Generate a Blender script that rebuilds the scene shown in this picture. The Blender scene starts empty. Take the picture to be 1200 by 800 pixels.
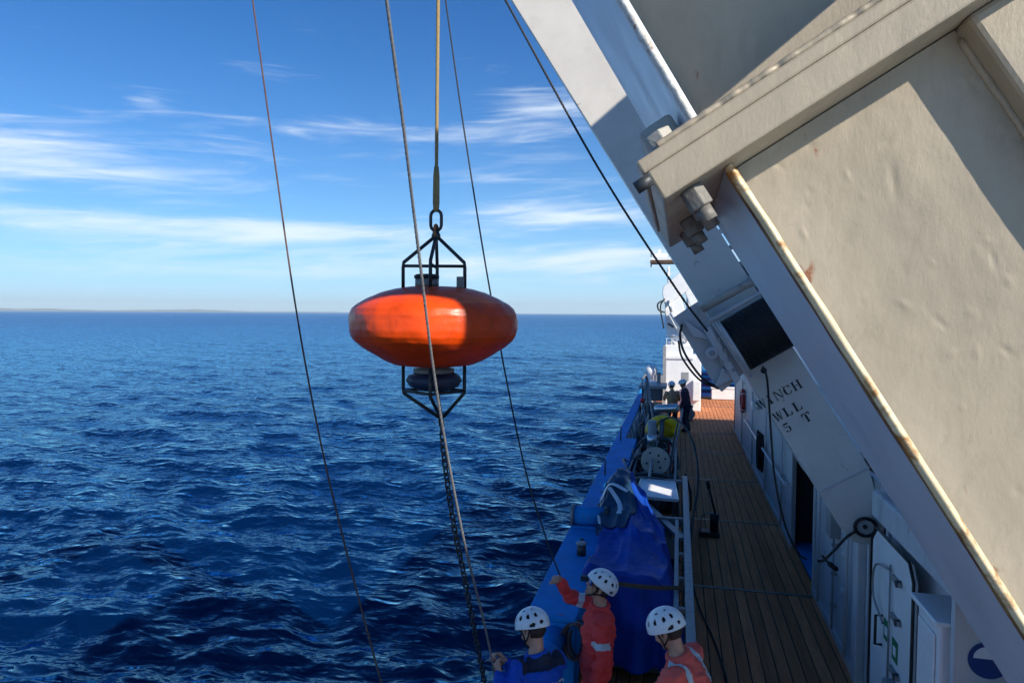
import bpy, bmesh, math, random
import numpy as np
from mathutils import Vector, Matrix, noise as mnoise

R = math.radians
random.seed(7)
np.random.seed(7)
SC = bpy.context.scene
COL = SC.collection

# ------------------------------------------------------------------ camera
EYE = Vector((0.0, 0.0, 4.0))                    # metres above the working deck (z = 0)
YAW, PITCH, ROLL = math.atan2(195, 800), math.atan2(33, 800), R(0.33)
fwd = Vector((-math.sin(YAW) * math.cos(PITCH), math.cos(YAW) * math.cos(PITCH), -math.sin(PITCH)))
rgt = Vector((math.cos(YAW), math.sin(YAW), 0.0))
upv = rgt.cross(fwd)
cr = rgt * math.cos(ROLL) + upv * math.sin(ROLL)
cu = upv * math.cos(ROLL) - rgt * math.sin(ROLL)
cam = bpy.data.cameras.new('camera')
cam_o = bpy.data.objects.new('camera', cam)
COL.objects.link(cam_o)
cam.sensor_width = 36.0
cam.lens = 24.0
cam.clip_start = 0.05
cam.clip_end = 80000.0
m = Matrix((cr, cu, -fwd)).transposed().to_4x4()
m.translation = EYE
cam_o.matrix_world = m
SC.camera = cam_o

# ------------------------------------------------------------------ sun and sky
SUN = Vector((1.54, -1.0, 1.25)).normalized()    # towards the sun
SUN_EL = math.asin(SUN.z)
SUN_AZ = math.atan2(SUN.x, SUN.y)                # clockwise from +Y
sl = bpy.data.lights.new('sun', 'SUN')
sl.energy = 3.8
sl.angle = R(0.53)
sl.color = (1.0, 0.92, 0.80)
so = bpy.data.objects.new('sun', sl)
COL.objects.link(so)
so.rotation_euler = SUN.to_track_quat('Z', 'Y').to_euler()
so.location = (20, -15, 30)

W = bpy.data.worlds.new('World')
SC.world = W
W.use_nodes = True
wn, wl = W.node_tree.nodes, W.node_tree.links
wn.clear()
w_out = wn.new('ShaderNodeOutputWorld')
w_bg = wn.new('ShaderNodeBackground')
sky = wn.new('ShaderNodeTexSky')
sky.sky_type = 'NISHITA'
sky.sun_disc = False
sky.sun_elevation = SUN_EL
sky.sun_rotation = SUN_AZ
sky.altitude = 0
sky.air_density = 1.0
sky.dust_density = 0.0
sky.ozone_density = 4.0
w_bg.inputs['Strength'].default_value = 0.095


def wmath(op, a, b=None, c=None, clamp=False):
    n = wn.new('ShaderNodeMath')
    n.operation = op
    n.use_clamp = clamp
    for i, v in enumerate((a, b, c)):
        if v is None:
            continue
        if isinstance(v, (int, float)):
            n.inputs[i].default_value = v
        else:
            wl.new(v, n.inputs[i])
    return n.outputs[0]


# thin wind-drawn cirrus: noise stretched along bearing, thicker in a few banks
tc = wn.new('ShaderNodeTexCoord')
sep = wn.new('ShaderNodeSeparateXYZ')
wl.new(tc.outputs['Generated'], sep.inputs[0])
az = wmath('ARCTAN2', sep.outputs[0], sep.outputs[1])
el = wmath('ARCSINE', sep.outputs[2])
cv = wn.new('ShaderNodeCombineXYZ')
wl.new(wmath('MULTIPLY', az, 2.2), cv.inputs[0])
wl.new(wmath('ADD', wmath('MULTIPLY', el, 17.0), wmath('MULTIPLY', az, -1.2)), cv.inputs[1])
n1 = wn.new('ShaderNodeTexNoise')
n1.inputs['Scale'].default_value = 1.35
n1.inputs['Detail'].default_value = 7
n1.inputs['Roughness'].default_value = 0.58
n1.inputs['Distortion'].default_value = 0.55
wl.new(cv.outputs[0], n1.inputs['Vector'])
cv2 = wn.new('ShaderNodeCombineXYZ')
wl.new(wmath('MULTIPLY', az, 6.0), cv2.inputs[0])
wl.new(wmath('ADD', wmath('MULTIPLY', el, 58.0), wmath('MULTIPLY', az, -2.5)), cv2.inputs[1])
n2 = wn.new('ShaderNodeTexNoise')
n2.inputs['Scale'].default_value = 1.0
n2.inputs['Detail'].default_value = 8
n2.inputs['Roughness'].default_value = 0.62
n2.inputs['Distortion'].default_value = 1.1
wl.new(cv2.outputs[0], n2.inputs['Vector'])


def bank(a0, e0, sa, se, amp):
    da = wmath('DIVIDE', wmath('SUBTRACT', az, a0), sa)
    de = wmath('DIVIDE', wmath('SUBTRACT', el, e0), se)
    q = wmath('ADD', wmath('MULTIPLY', da, da), wmath('MULTIPLY', de, de))
    return wmath('MULTIPLY', wmath('EXPONENT', wmath('MULTIPLY', q, -1.0)), amp)


banks = None
for b in ((R(-50), R(10.3), 0.28, 0.036, 0.33), (R(-45), R(6.0), 0.36, 0.022, 0.26), (R(-30), R(3.4), 0.60, 0.020, 0.26), (R(-28), R(6.4), 0.22, 0.016, 0.20),
          (R(-9), R(8.0), 0.13, 0.015, 0.42), (R(-11), R(16.5), 0.13, 0.05, 0.22), (R(-27), R(14.6), 0.18, 0.016, 0.22), (R(-12), R(10.8), 0.12, 0.010, 0.18),
          (R(-3), R(5.0), 0.16, 0.016, 0.30), (R(-41.5), R(15.0), 0.03, 0.013, 0.17), (R(-16), R(4.2), 0.14, 0.010, 0.22), (R(35), R(11), 0.4, 0.05, 0.26),
          (R(110), R(14), 0.5, 0.06, 0.26), (R(-110), R(12), 0.5, 0.06, 0.26), (R(175), R(16), 0.4, 0.07, 0.26)):
    t = bank(*b)
    banks = t if banks is None else wmath('ADD', banks, t)
dens = wmath('ADD', wmath('ADD', wmath('MULTIPLY', n1.outputs[0], 0.62), wmath('MULTIPLY', n2.outputs[0], 0.55)), banks)
dens = wmath('SUBTRACT', dens, wmath('MULTIPLY', wmath('MAXIMUM', wmath('SUBTRACT', el, 0.22), 0.0), 0.45))
mr = wn.new('ShaderNodeMapRange')
mr.interpolation_type = 'SMOOTHSTEP'
mr.inputs['From Min'].default_value = 0.62
mr.inputs['From Max'].default_value = 1.08
mr.inputs['To Max'].default_value = 0.86
wl.new(dens, mr.inputs['Value'])
above = wmath('MULTIPLY', el, 25.0, clamp=True)
mask = wmath('MULTIPLY', mr.outputs[0], above)
hsv = wn.new('ShaderNodeHueSaturation')
hsv.inputs['Saturation'].default_value = 1.08
hsv.inputs['Value'].default_value = 1.0
wl.new(sky.outputs[0], hsv.inputs['Color'])
mx = wn.new('ShaderNodeMix')
mx.data_type = 'RGBA'
wl.new(mask, mx.inputs['Factor'])
# pale blue-white air light low over the sea, the same on every bearing
hz = wn.new('ShaderNodeMix')
hz.data_type = 'RGBA'
wl.new(wmath('MULTIPLY', wmath('EXPONENT', wmath('MULTIPLY', wmath('MAXIMUM', el, 0.0), -9.5)), 0.95), hz.inputs['Factor'])
tint = wn.new('ShaderNodeMix')
tint.data_type = 'RGBA'
tint.blend_type = 'MULTIPLY'
tint.inputs['Factor'].default_value = 1.0
wl.new(hsv.outputs[0], tint.inputs['A'])
tint.inputs['B'].default_value = (0.075, 0.415, 0.70, 1)
wl.new(tint.outputs['Result'], hz.inputs['A'])
hz.inputs['B'].default_value = (3.8, 5.9, 7.6, 1)
wl.new(hz.outputs['Result'], mx.inputs['A'])
mx.inputs['B'].default_value = (5.6, 6.2, 6.8, 1)
wl.new(mx.outputs['Result'], w_bg.inputs['Color'])
wl.new(w_bg.outputs[0], w_out.inputs['Surface'])

vs = SC.view_settings
vs.view_transform = 'Standard'
vs.look = 'None'
vs.exposure = 0.9
vs.gamma = 1.0
vs.use_curve_mapping = False
SC.cycles.use_denoising = True
SC.cycles.max_bounces = 6
SC.cycles.adaptive_threshold = 0.02
SC.cycles.volume_bounces = 0


# ------------------------------------------------------------------ placing helpers
def ray(px, py):
    return cr * ((px - 600) / 800) + cu * ((400 - py) / 800) + fwd


def atY(px, py, y):
    d = ray(px, py)
    return EYE + d * (y / d.y)


def atZ(px, py, z):
    d = ray(px, py)
    return EYE + d * ((z - EYE.z) / d.z)


def atX(px, py, x):
    d = ray(px, py)
    return EYE + d * (x / d.x)


UX, UZ = -0.527, 0.850       # up along the gantry legs (in the X-Z plane); n points inboard-up


def L(s, n, y):
    return Vector((n * UZ + s * UX, y, 4.0 + n * (-UX) + s * UZ))


def toSN(p):
    x, z = p.x, p.z - 4.0
    return x * UX + z * UZ, x * UZ - z * UX


# ------------------------------------------------------------------ mesh builder
class MB:
    def __init__(self):
        self.v, self.f, self.s = [], [], []

    def add(self, vs_, fs_, smooth=False):
        o = len(self.v)
        self.v += [tuple(p) for p in vs_]
        self.f += [tuple(i + o for i in f) for f in fs_]
        self.s += [smooth] * len(fs_)
        return self

    def hexa(self, p):          # 8 corners: 0-3 one side (ccw), 4-7 other side
        return self.add(p, [(0, 3, 2, 1), (4, 5, 6, 7), (0, 1, 5, 4), (1, 2, 6, 5), (2, 3, 7, 6), (3, 0, 4, 7)])

    def box(self, a, b):
        x0, y0, z0 = a
        x1, y1, z1 = b
        return self.hexa([(x0, y0, z0), (x1, y0, z0), (x1, y1, z0), (x0, y1, z0), (x0, y0, z1), (x1, y0, z1), (x1, y1, z1), (x0, y1, z1)])

    def obox(self, c, ax, ay, az_, hx, hy, hz):
        c = Vector(c)
        P = [c + ax * (sx * hx) + ay * (sy * hy) + az_ * (sz * hz) for sz in (-1, 1) for sx, sy in ((-1, -1), (1, -1), (1, 1), (-1, 1))]
        return self.hexa(P)

    def lbox(self, s0, s1, n0, n1, y0, y1):      # a box in gantry-leg coordinates
        return self.hexa([L(s0, n0, y0), L(s0, n1, y0), L(s0, n1, y1), L(s0, n0, y1), L(s1, n0, y0), L(s1, n1, y0), L(s1, n1, y1), L(s1, n0, y1)])

    def prism(self, pts, off):
        off = Vector(off)
        pts = [Vector(p) for p in pts]
        k = len(pts)
        vs_ = pts + [p + off for p in pts]
        fs_ = [tuple(range(k))[::-1], tuple(range(k, 2 * k))] + [(i, (i + 1) % k, k + (i + 1) % k, k + i) for i in range(k)]
        return self.add(vs_, fs_)

    def cyl(self, p0, p1, r0, r1=None, n=16, caps=True, smooth=True):
        p0, p1 = Vector(p0), Vector(p1)
        r1 = r0 if r1 is None else r1
        d = (p1 - p0).normalized()
        a = d.orthogonal().normalized()
        b = d.cross(a)
        vs_ = []
        for p, r in ((p0, r0), (p1, r1)):
            vs_ += [p + (a * math.cos(2 * math.pi * i / n) + b * math.sin(2 * math.pi * i / n)) * r for i in range(n)]
        self.add(vs_, [(i, (i + 1) % n, n + (i + 1) % n, n + i) for i in range(n)], smooth)
        if caps:
            o = len(self.v) - 2 * n
            self.f += [tuple(o + i for i in range(n))[::-1], tuple(o + n + i for i in range(n))]
            self.s += [False, False]
        return self

    def tube(self, pts, r, n=8, closed=False, smooth=True):
        pts = [Vector(p) for p in pts]
        k = len(pts)
        rr = r if isinstance(r, (list, tuple)) else [r] * k
        up = None
        vs_ = []
        for i, p in enumerate(pts):
            if closed:
                d = (pts[(i + 1) % k] - pts[i - 1]).normalized()
            else:
                d = (pts[min(i + 1, k - 1)] - pts[max(i - 1, 0)]).normalized()
            if up is None:
                a = d.orthogonal().normalized()
            else:
                a = (up - d * up.dot(d)).normalized()
            up = a
            b = d.cross(a)
            vs_ += [p + (a * math.cos(2 * math.pi * j / n) + b * math.sin(2 * math.pi * j / n)) * rr[i] for j in range(n)]
        fs_ = []
        for i in range(k if closed else k - 1):
            i2 = (i + 1) % k
            fs_ += [(i * n + j, i * n + (j + 1) % n, i2 * n + (j + 1) % n, i2 * n + j) for j in range(n)]
        self.add(vs_, fs_, smooth)
        if not closed:
            o = len(self.v) - k * n
            self.f += [tuple(o + i for i in range(n))[::-1], tuple(o + (k - 1) * n + i for i in range(n))]
            self.s += [False, False]
        return self

    def lathe(self, prof, c=(0, 0, 0), n=48, axis=Vector((0, 0, 1)), smooth=True):
        c = Vector(c)
        axis = Vector(axis).normalized()
        a = axis.orthogonal().normalized()
        b = axis.cross(a)
        vs_, k = [], len(prof)
        for r, h in prof:
            vs_ += [c + axis * h + (a * math.cos(2 * math.pi * j / n) + b * math.sin(2 * math.pi * j / n)) * r for j in range(n)]
        fs_ = [(i * n + j, i * n + (j + 1) % n, (i + 1) * n + (j + 1) % n, (i + 1) * n + j) for i in range(k - 1) for j in range(n)]
        self.add(vs_, fs_, smooth)
        o = len(self.v) - k * n
        self.f += [tuple(o + i for i in range(n))[::-1], tuple(o + (k - 1) * n + i for i in range(n))]
        self.s += [False, False]
        return self

    def ball(self, c, r, nu=16, nv=10, sc=(1, 1, 1), rot=None):
        c = Vector(c)
        prof = [(math.sin(math.pi * i / nv), -math.cos(math.pi * i / nv)) for i in range(nv + 1)]
        vs_ = []
        for q, h in prof:
            for j in range(nu):
                p = Vector((q * math.cos(2 * math.pi * j / nu) * sc[0], q * math.sin(2 * math.pi * j / nu) * sc[1], h * sc[2])) * r
                vs_.append(c + (rot @ p if rot is not None else p))
        fs_ = [(i * nu + j, i * nu + (j + 1) % nu, (i + 1) * nu + (j + 1) % nu, (i + 1) * nu + j) for i in range(nv) for j in range(nu)]
        return self.add(vs_, fs_, True)

    def build(self, name, mat, parent=None, base=None, bevel=0.0, seg=2, weld=False):
        if parent is not None:
            base = Vector(parent.get('_b', (0, 0, 0)))
        base = Vector(base) if base is not None else Vector((0, 0, 0))
        me = bpy.data.meshes.new(name)
        bx, by, bz = base
        me.from_pydata([(p[0] - bx, p[1] - by, p[2] - bz) for p in self.v], [], self.f)
        me.polygons.foreach_set('use_smooth', self.s)
        if weld:
            bm = bmesh.new()
            bm.from_mesh(me)
            bmesh.ops.remove_doubles(bm, verts=bm.verts, dist=1e-5)
            bmesh.ops.recalc_face_normals(bm, faces=bm.faces)
            bm.to_mesh(me)
            bm.free()
        o = bpy.data.objects.new(name, me)
        COL.objects.link(o)
        if mat is not None:
            me.materials.append(mat)
        if parent is not None:
            o.parent = parent
            o['_b'] = tuple(base)
        else:
            o.location = base
            o['_b'] = tuple(base)
        if bevel > 0:
            md = o.modifiers.new('Bevel', 'BEVEL')
            md.width = bevel
            md.segments = seg
            md.limit_method = 'ANGLE'
            md.angle_limit = R(40)
            md.harden_normals = False
        return o


def tag(o, label=None, cat=None, group=None, kind=None):
    if label:
        o['label'] = label
    if cat:
        o['category'] = cat
    if group:
        o['group'] = group
    if kind:
        o['kind'] = kind
    return o


def thing(name, base, label, cat, group=None):
    o = bpy.data.objects.new(name, None)
    COL.objects.link(o)
    o.location = base
    o.empty_display_size = 0.2
    o['_b'] = tuple(base)
    return tag(o, label, cat, group)


def spline(pts, k=12):
    """Catmull-Rom through points"""
    pts = [Vector(p) for p in pts]
    P = [pts[0] * 2 - pts[1]] + pts + [pts[-1] * 2 - pts[-2]]
    out = []
    for i in range(1, len(P) - 2):
        for j in range(k):
            t = j / k
            a, b, c, d = P[i - 1], P[i], P[i + 1], P[i + 2]
            out.append(0.5 * ((2 * b) + (c - a) * t + (2 * a - 5 * b + 4 * c - d) * t * t + (3 * b - a - 3 * c + d) * t ** 3))
    out.append(pts[-1])
    return out


# ------------------------------------------------------------------ materials
MATS = {}


def mat(name, col, rough=0.5, metal=0.0, var=0.12, vscale=3.0, bump=0.15, bscale=60.0, bdist=0.004, rust=0.0, rscale=4.0,
        spec=0.5, coat=0.0, dirt=0.0, rnd=0.0, stretch=None, rustcol=(0.20, 0.065, 0.018), lump=0.0):
    if name in MATS:
        return MATS[name]
    M = bpy.data.materials.new(name)
    M.use_nodes = True
    nt = M.node_tree
    n, l = nt.nodes, nt.links
    b = n['Principled BSDF']
    b.inputs['Roughness'].default_value = rough
    b.inputs['Metallic'].default_value = metal
    b.inputs['Specular IOR Level'].default_value = spec
    b.inputs['Coat Weight'].default_value = coat
    geo = n.new('ShaderNodeNewGeometry')
    vec = geo.outputs['Position']
    if stretch:
        mp = n.new('ShaderNodeMapping')
        mp.inputs['Scale'].default_value = stretch
        l.new(vec, mp.inputs[0])
        vec = mp.outputs[0]

    def noise(sc, det=5.0, ro=0.55, dist=0.0):
        t = n.new('ShaderNodeTexNoise')
        t.inputs['Scale'].default_value = sc
        t.inputs['Detail'].default_value = det
        t.inputs['Roughness'].default_value = ro
        t.inputs['Distortion'].default_value = dist
        l.new(vec, t.inputs['Vector'])
        return t.outputs[0]

    def ramp(v, a, bb, lo=0.0, hi=1.0):
        t = n.new('ShaderNodeMapRange')
        t.inputs['From Min'].default_value = a
        t.inputs['From Max'].default_value = bb
        t.inputs['To Min'].default_value = lo
        t.inputs['To Max'].default_value = hi
        l.new(v, t.inputs['Value'])
        return t.outputs[0]

    def mixc(f, a, bb):
        t = n.new('ShaderNodeMix')
        t.data_type = 'RGBA'
        if isinstance(f, float):
            t.inputs['Factor'].default_value = f
        else:
            l.new(f, t.inputs['Factor'])
        for k, v in (('A', a), ('B', bb)):
            if isinstance(v, tuple):
                t.inputs[k].default_value = (*v, 1)
            else:
                l.new(v, t.inputs[k])
        return t.outputs['Result']

    lo = tuple(c * (1 - var) for c in col)
    hi = tuple(min(1, c * (1 + var)) for c in col)
    c = mixc(ramp(noise(vscale), 0.3, 0.7), lo, hi)
    if rnd > 0:
        oi = n.new('ShaderNodeObjectInfo')
        t = n.new('ShaderNodeHueSaturation')
        l.new(ramp(oi.outputs['Random'], 0, 1, 1 - rnd, 1 + rnd), t.inputs['Value'])
        l.new(c, t.inputs['Color'])
        c = t.outputs[0]
    if dirt > 0:
        c = mixc(ramp(noise(vscale * 2.7, 8, 0.7, 0.6), 0.52, 0.8, 0.0, dirt), c, tuple(x * 0.35 for x in col))
    if rust > 0:
        f = ramp(noise(rscale, 8, 0.68, 0.4), 0.66 - rust * 0.25, 0.74 - rust * 0.2)
        c = mixc(f, c, rustcol)
    l.new(c, b.inputs['Base Color'])
    r_ = ramp(noise(vscale * 5), 0.3, 0.7, max(0.02, rough - 0.08), min(1, rough + 0.1))
    l.new(r_, b.inputs['Roughness'])
    if bump > 0:
        bp = n.new('ShaderNodeBump')
        bp.inputs['Strength'].default_value = bump
        bp.inputs['Distance'].default_value = bdist
        l.new(noise(bscale, 6, 0.6), bp.inputs['Height'])
        if lump > 0:
            bp2 = n.new('ShaderNodeBump')
            bp2.inputs['Strength'].default_value = lump
            bp2.inputs['Distance'].default_value = 0.02
            l.new(noise(bscale * 0.12, 4, 0.5), bp2.inputs['Height'])
            l.new(bp.outputs[0], bp2.inputs['Normal'])
            bp = bp2
        l.new(bp.outputs[0], b.inputs['Normal'])
    MATS[name] = M
    return M


grey_paint = mat('gantry_paint', (0.34, 0.288, 0.210), 0.45, var=0.13, vscale=3.2, bump=0.3, bscale=75, bdist=0.003, dirt=0.34, lump=0.10, rust=0.05, rscale=8, stretch=(1.7, 1.0, 0.75))
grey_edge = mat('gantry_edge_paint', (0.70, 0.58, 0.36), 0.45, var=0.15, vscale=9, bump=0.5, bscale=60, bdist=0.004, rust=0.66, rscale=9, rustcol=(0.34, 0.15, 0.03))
nut_m = mat('nut_paint', (0.17, 0.16, 0.14), 0.55, var=0.25, vscale=14, bump=0.7, bscale=50, bdist=0.005, rust=0.35, rscale=9)
rust_edge = mat('rust_scale', (0.42, 0.23, 0.06), 0.7, var=0.3, vscale=9, bump=0.8, bscale=60, bdist=0.004, rust=0.85, rscale=8)
skyfill_flange_paint = mat('skyfill_flange_paint', (0.60, 0.66, 0.72), 0.36, var=0.05, vscale=1.2, bump=0.06, bscale=14, bdist=0.003, dirt=0.08)  # pale cool colour stands in for blue sky fill on the shaded flange face
bead_m = mat('bead_paint', (0.55, 0.54, 0.50), 0.5, var=0.25, vscale=18, bump=0.8, bscale=70, bdist=0.005, rust=0.28, rscale=16, dirt=0.6)
leg_paint = mat('leg_plate_paint', (0.66, 0.63, 0.58), 0.5, spec=0.3, var=0.07, vscale=2, bump=0.15, bscale=20, bdist=0.004, dirt=0.2, rust=0.05, rscale=7)
grey_smooth = mat('gantry_smooth_paint', (0.50, 0.51, 0.52), 0.33, var=0.05, vscale=1.2, bump=0.06, bscale=14, bdist=0.003, dirt=0.06, spec=0.5)
grey_rust = mat('gantry_rusty_paint', (0.36, 0.34, 0.30), 0.5, var=0.15, vscale=6, bump=0.7, bscale=35, bdist=0.006, rust=0.42, rscale=5)
white_paint = mat('white_paint', (0.76, 0.77, 0.77), 0.38, var=0.05, vscale=2, bump=0.12, bscale=25, dirt=0.18)
wall_paint = mat('wall_paint', (0.52, 0.53, 0.54), 0.5, spec=0.3, var=0.10, vscale=1.8, bump=0.3, bscale=9, bdist=0.012, dirt=0.45, rust=0.16, rscale=3, stretch=(1, 1, 0.35))
blue_paint = mat('blue_paint', (0.012, 0.25, 0.62), 0.65, spec=0.12, var=0.14, vscale=2, bump=0.2, bscale=30, dirt=0.3, rust=0.1, rscale=5)
galv = mat('galvanised', (0.27, 0.28, 0.285), 0.5, metal=0.5, var=0.15, vscale=14, bump=0.15, bscale=80)
steel = mat('bright_steel', (0.6, 0.6, 0.6), 0.28, metal=0.9, var=0.1, vscale=10, bump=0.1)
dark_steel = mat('dark_steel', (0.045, 0.05, 0.055), 0.45, metal=0.3, var=0.25, vscale=10, bump=0.3, bscale=80, rust=0.25, rscale=14)
rusty = mat('rusty_steel', (0.30, 0.12, 0.05), 0.8, var=0.5, vscale=30, bump=0.6, bscale=90)
rubber = mat('black_rubber', (0.012, 0.012, 0.013), 0.5, var=0.2, vscale=8, bump=0.2)
black = mat('black_paint', (0.01, 0.01, 0.012), 0.55, var=0.2, vscale=8, bump=0.2)
wood = mat('deck_wood', (0.55, 0.212, 0.092), 0.7, spec=0.12, var=0.22, vscale=2.2, bump=0.5, bscale=26, bdist=0.004, dirt=0.6, rnd=0.25, stretch=(6, 0.5, 1))
caulk = mat('deck_caulk', (0.03, 0.027, 0.024), 0.8, var=0.2, vscale=10)
strip_m = mat('deck_strip', (0.16, 0.15, 0.14), 0.5, metal=0.4, var=0.3, vscale=8, rust=0.3)
tarp_m = mat('blue_tarp', (0.006, 0.055, 0.36), 0.5, var=0.25, vscale=4, bump=0.9, bscale=9, bdist=0.02, spec=0.25)
tarp_d = mat('teal_cover', (0.012, 0.045, 0.10), 0.42, var=0.2, vscale=6, bump=0.4, bscale=22, bdist=0.006)
strap_m = mat('brown_strap', (0.10, 0.075, 0.05), 0.8, var=0.2, vscale=20)
red_cloth = mat('red_cloth', (0.92, 0.075, 0.07), 0.75, var=0.12, vscale=8, bump=0.4, bscale=50, bdist=0.004, spec=0.2)
coral_cloth = mat('coral_cloth', (0.86, 0.14, 0.11), 0.75, var=0.12, vscale=8, bump=0.4, bscale=50, bdist=0.004, spec=0.2)
blue_cloth = mat('blue_cloth', (0.014, 0.085, 0.48), 0.75, var=0.15, vscale=8, bump=0.4, bscale=50, bdist=0.004, spec=0.2)
navy_cloth = mat('navy_cloth', (0.016, 0.02, 0.045), 0.8, var=0.15, vscale=8, bump=0.4, bscale=50)
tan_cloth = mat('tan_cloth', (0.62, 0.36, 0.19), 0.8, var=0.15, vscale=8, bump=0.4, bscale=50)
plum_cloth = mat('plum_cloth', (0.075, 0.04, 0.065), 0.8, var=0.15, vscale=8, bump=0.4, bscale=50)
reflect = mat('reflective_tape', (0.62, 0.63, 0.64), 0.35, var=0.06, vscale=20, bump=0.1)
skin = mat('skin', (0.62, 0.30, 0.19), 0.5, var=0.12, vscale=25, bump=0.2, bscale=150, bdist=0.001)
hair_m = mat('dark_hair', (0.03, 0.02, 0.014), 0.6, var=0.4, vscale=60, bump=0.8, bscale=140)
helmet_m = mat('white_helmet', (0.88, 0.88, 0.87), 0.28, var=0.03, vscale=6, bump=0.03, dirt=0.08)
eye_m = mat('eye_white', (0.6, 0.6, 0.58), 0.2, var=0.02)
lens_m = mat('blue_lens', (0.02, 0.09, 0.35), 0.06, var=0.02, bump=0, spec=0.9)
buoy_m = mat('buoy_orange', (0.78, 0.068, 0.002), 0.38, var=0.3, vscale=3.2, bump=0.35, bscale=14, bdist=0.01, dirt=0.55, lump=0.5, spec=0.45)
buoy_cage = mat('cage_paint', (0.035, 0.042, 0.045), 0.45, metal=0.4, var=0.3, vscale=12, rust=0.18, rscale=16)
hatch_m = mat('hatch_grey', (0.22, 0.21, 0.19), 0.5, var=0.25, vscale=12, rust=0.2)
wrap_m = mat('blue_wrap', (0.022, 0.035, 0.075), 0.5, var=0.3, vscale=12, bump=0.6, bscale=20, bdist=0.01)
rope_y = mat('tan_rope', (0.36, 0.25, 0.10), 0.8, var=0.35, vscale=90, bump=1.0, bscale=220, bdist=0.004)
rope_g = mat('grey_rope', (0.15, 0.155, 0.165), 0.55, var=0.25, vscale=60, bump=0.8, bscale=160, bdist=0.003)
rope_b = mat('brown_rope', (0.10, 0.055, 0.045), 0.8, var=0.35, vscale=60, bump=0.8, bscale=160, bdist=0.003)
rope_k = mat('dark_rope', (0.016, 0.017, 0.02), 0.6, var=0.3, vscale=60, bump=0.6, bscale=160, bdist=0.003)
yellow = mat('yellow_foam', (0.72, 0.48, 0.008), 0.4, var=0.08, vscale=6, bump=0.1)
tan_plate = mat('tan_plate', (0.42, 0.37, 0.30), 0.5, var=0.1, vscale=10, bump=0.1)
red_paint = mat('red_paint', (0.45, 0.02, 0.018), 0.4, var=0.12, vscale=8)
green_sign = mat('green_sign', (0.01, 0.16, 0.07), 0.45, var=0.05)
sign_blue = mat('sign_blue', (0.008, 0.04, 0.20), 0.4, var=0.04)
sign_white = mat('sign_white', (0.75, 0.77, 0.80), 0.4, var=0.04)
letter_m = mat('stencil_black', (0.018, 0.018, 0.02), 0.6, var=0.2, vscale=30)
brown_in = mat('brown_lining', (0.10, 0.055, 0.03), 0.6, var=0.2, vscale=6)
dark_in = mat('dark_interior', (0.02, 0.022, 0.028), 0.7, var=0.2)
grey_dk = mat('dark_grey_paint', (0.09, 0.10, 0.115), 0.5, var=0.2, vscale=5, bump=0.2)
grey_case = mat('grey_case', (0.26, 0.27, 0.28), 0.5, var=0.12, vscale=6)
glass_m = mat('dark_glass', (0.02, 0.03, 0.04), 0.05, var=0.05, bump=0, spec=0.8)
hill_m = mat('hill_ground', (0.045, 0.07, 0.06), 0.9, var=0.3, vscale=0.002, bump=0)

# ------------------------------------------------------------------ sea
SEA_Z = -3.0


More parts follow.
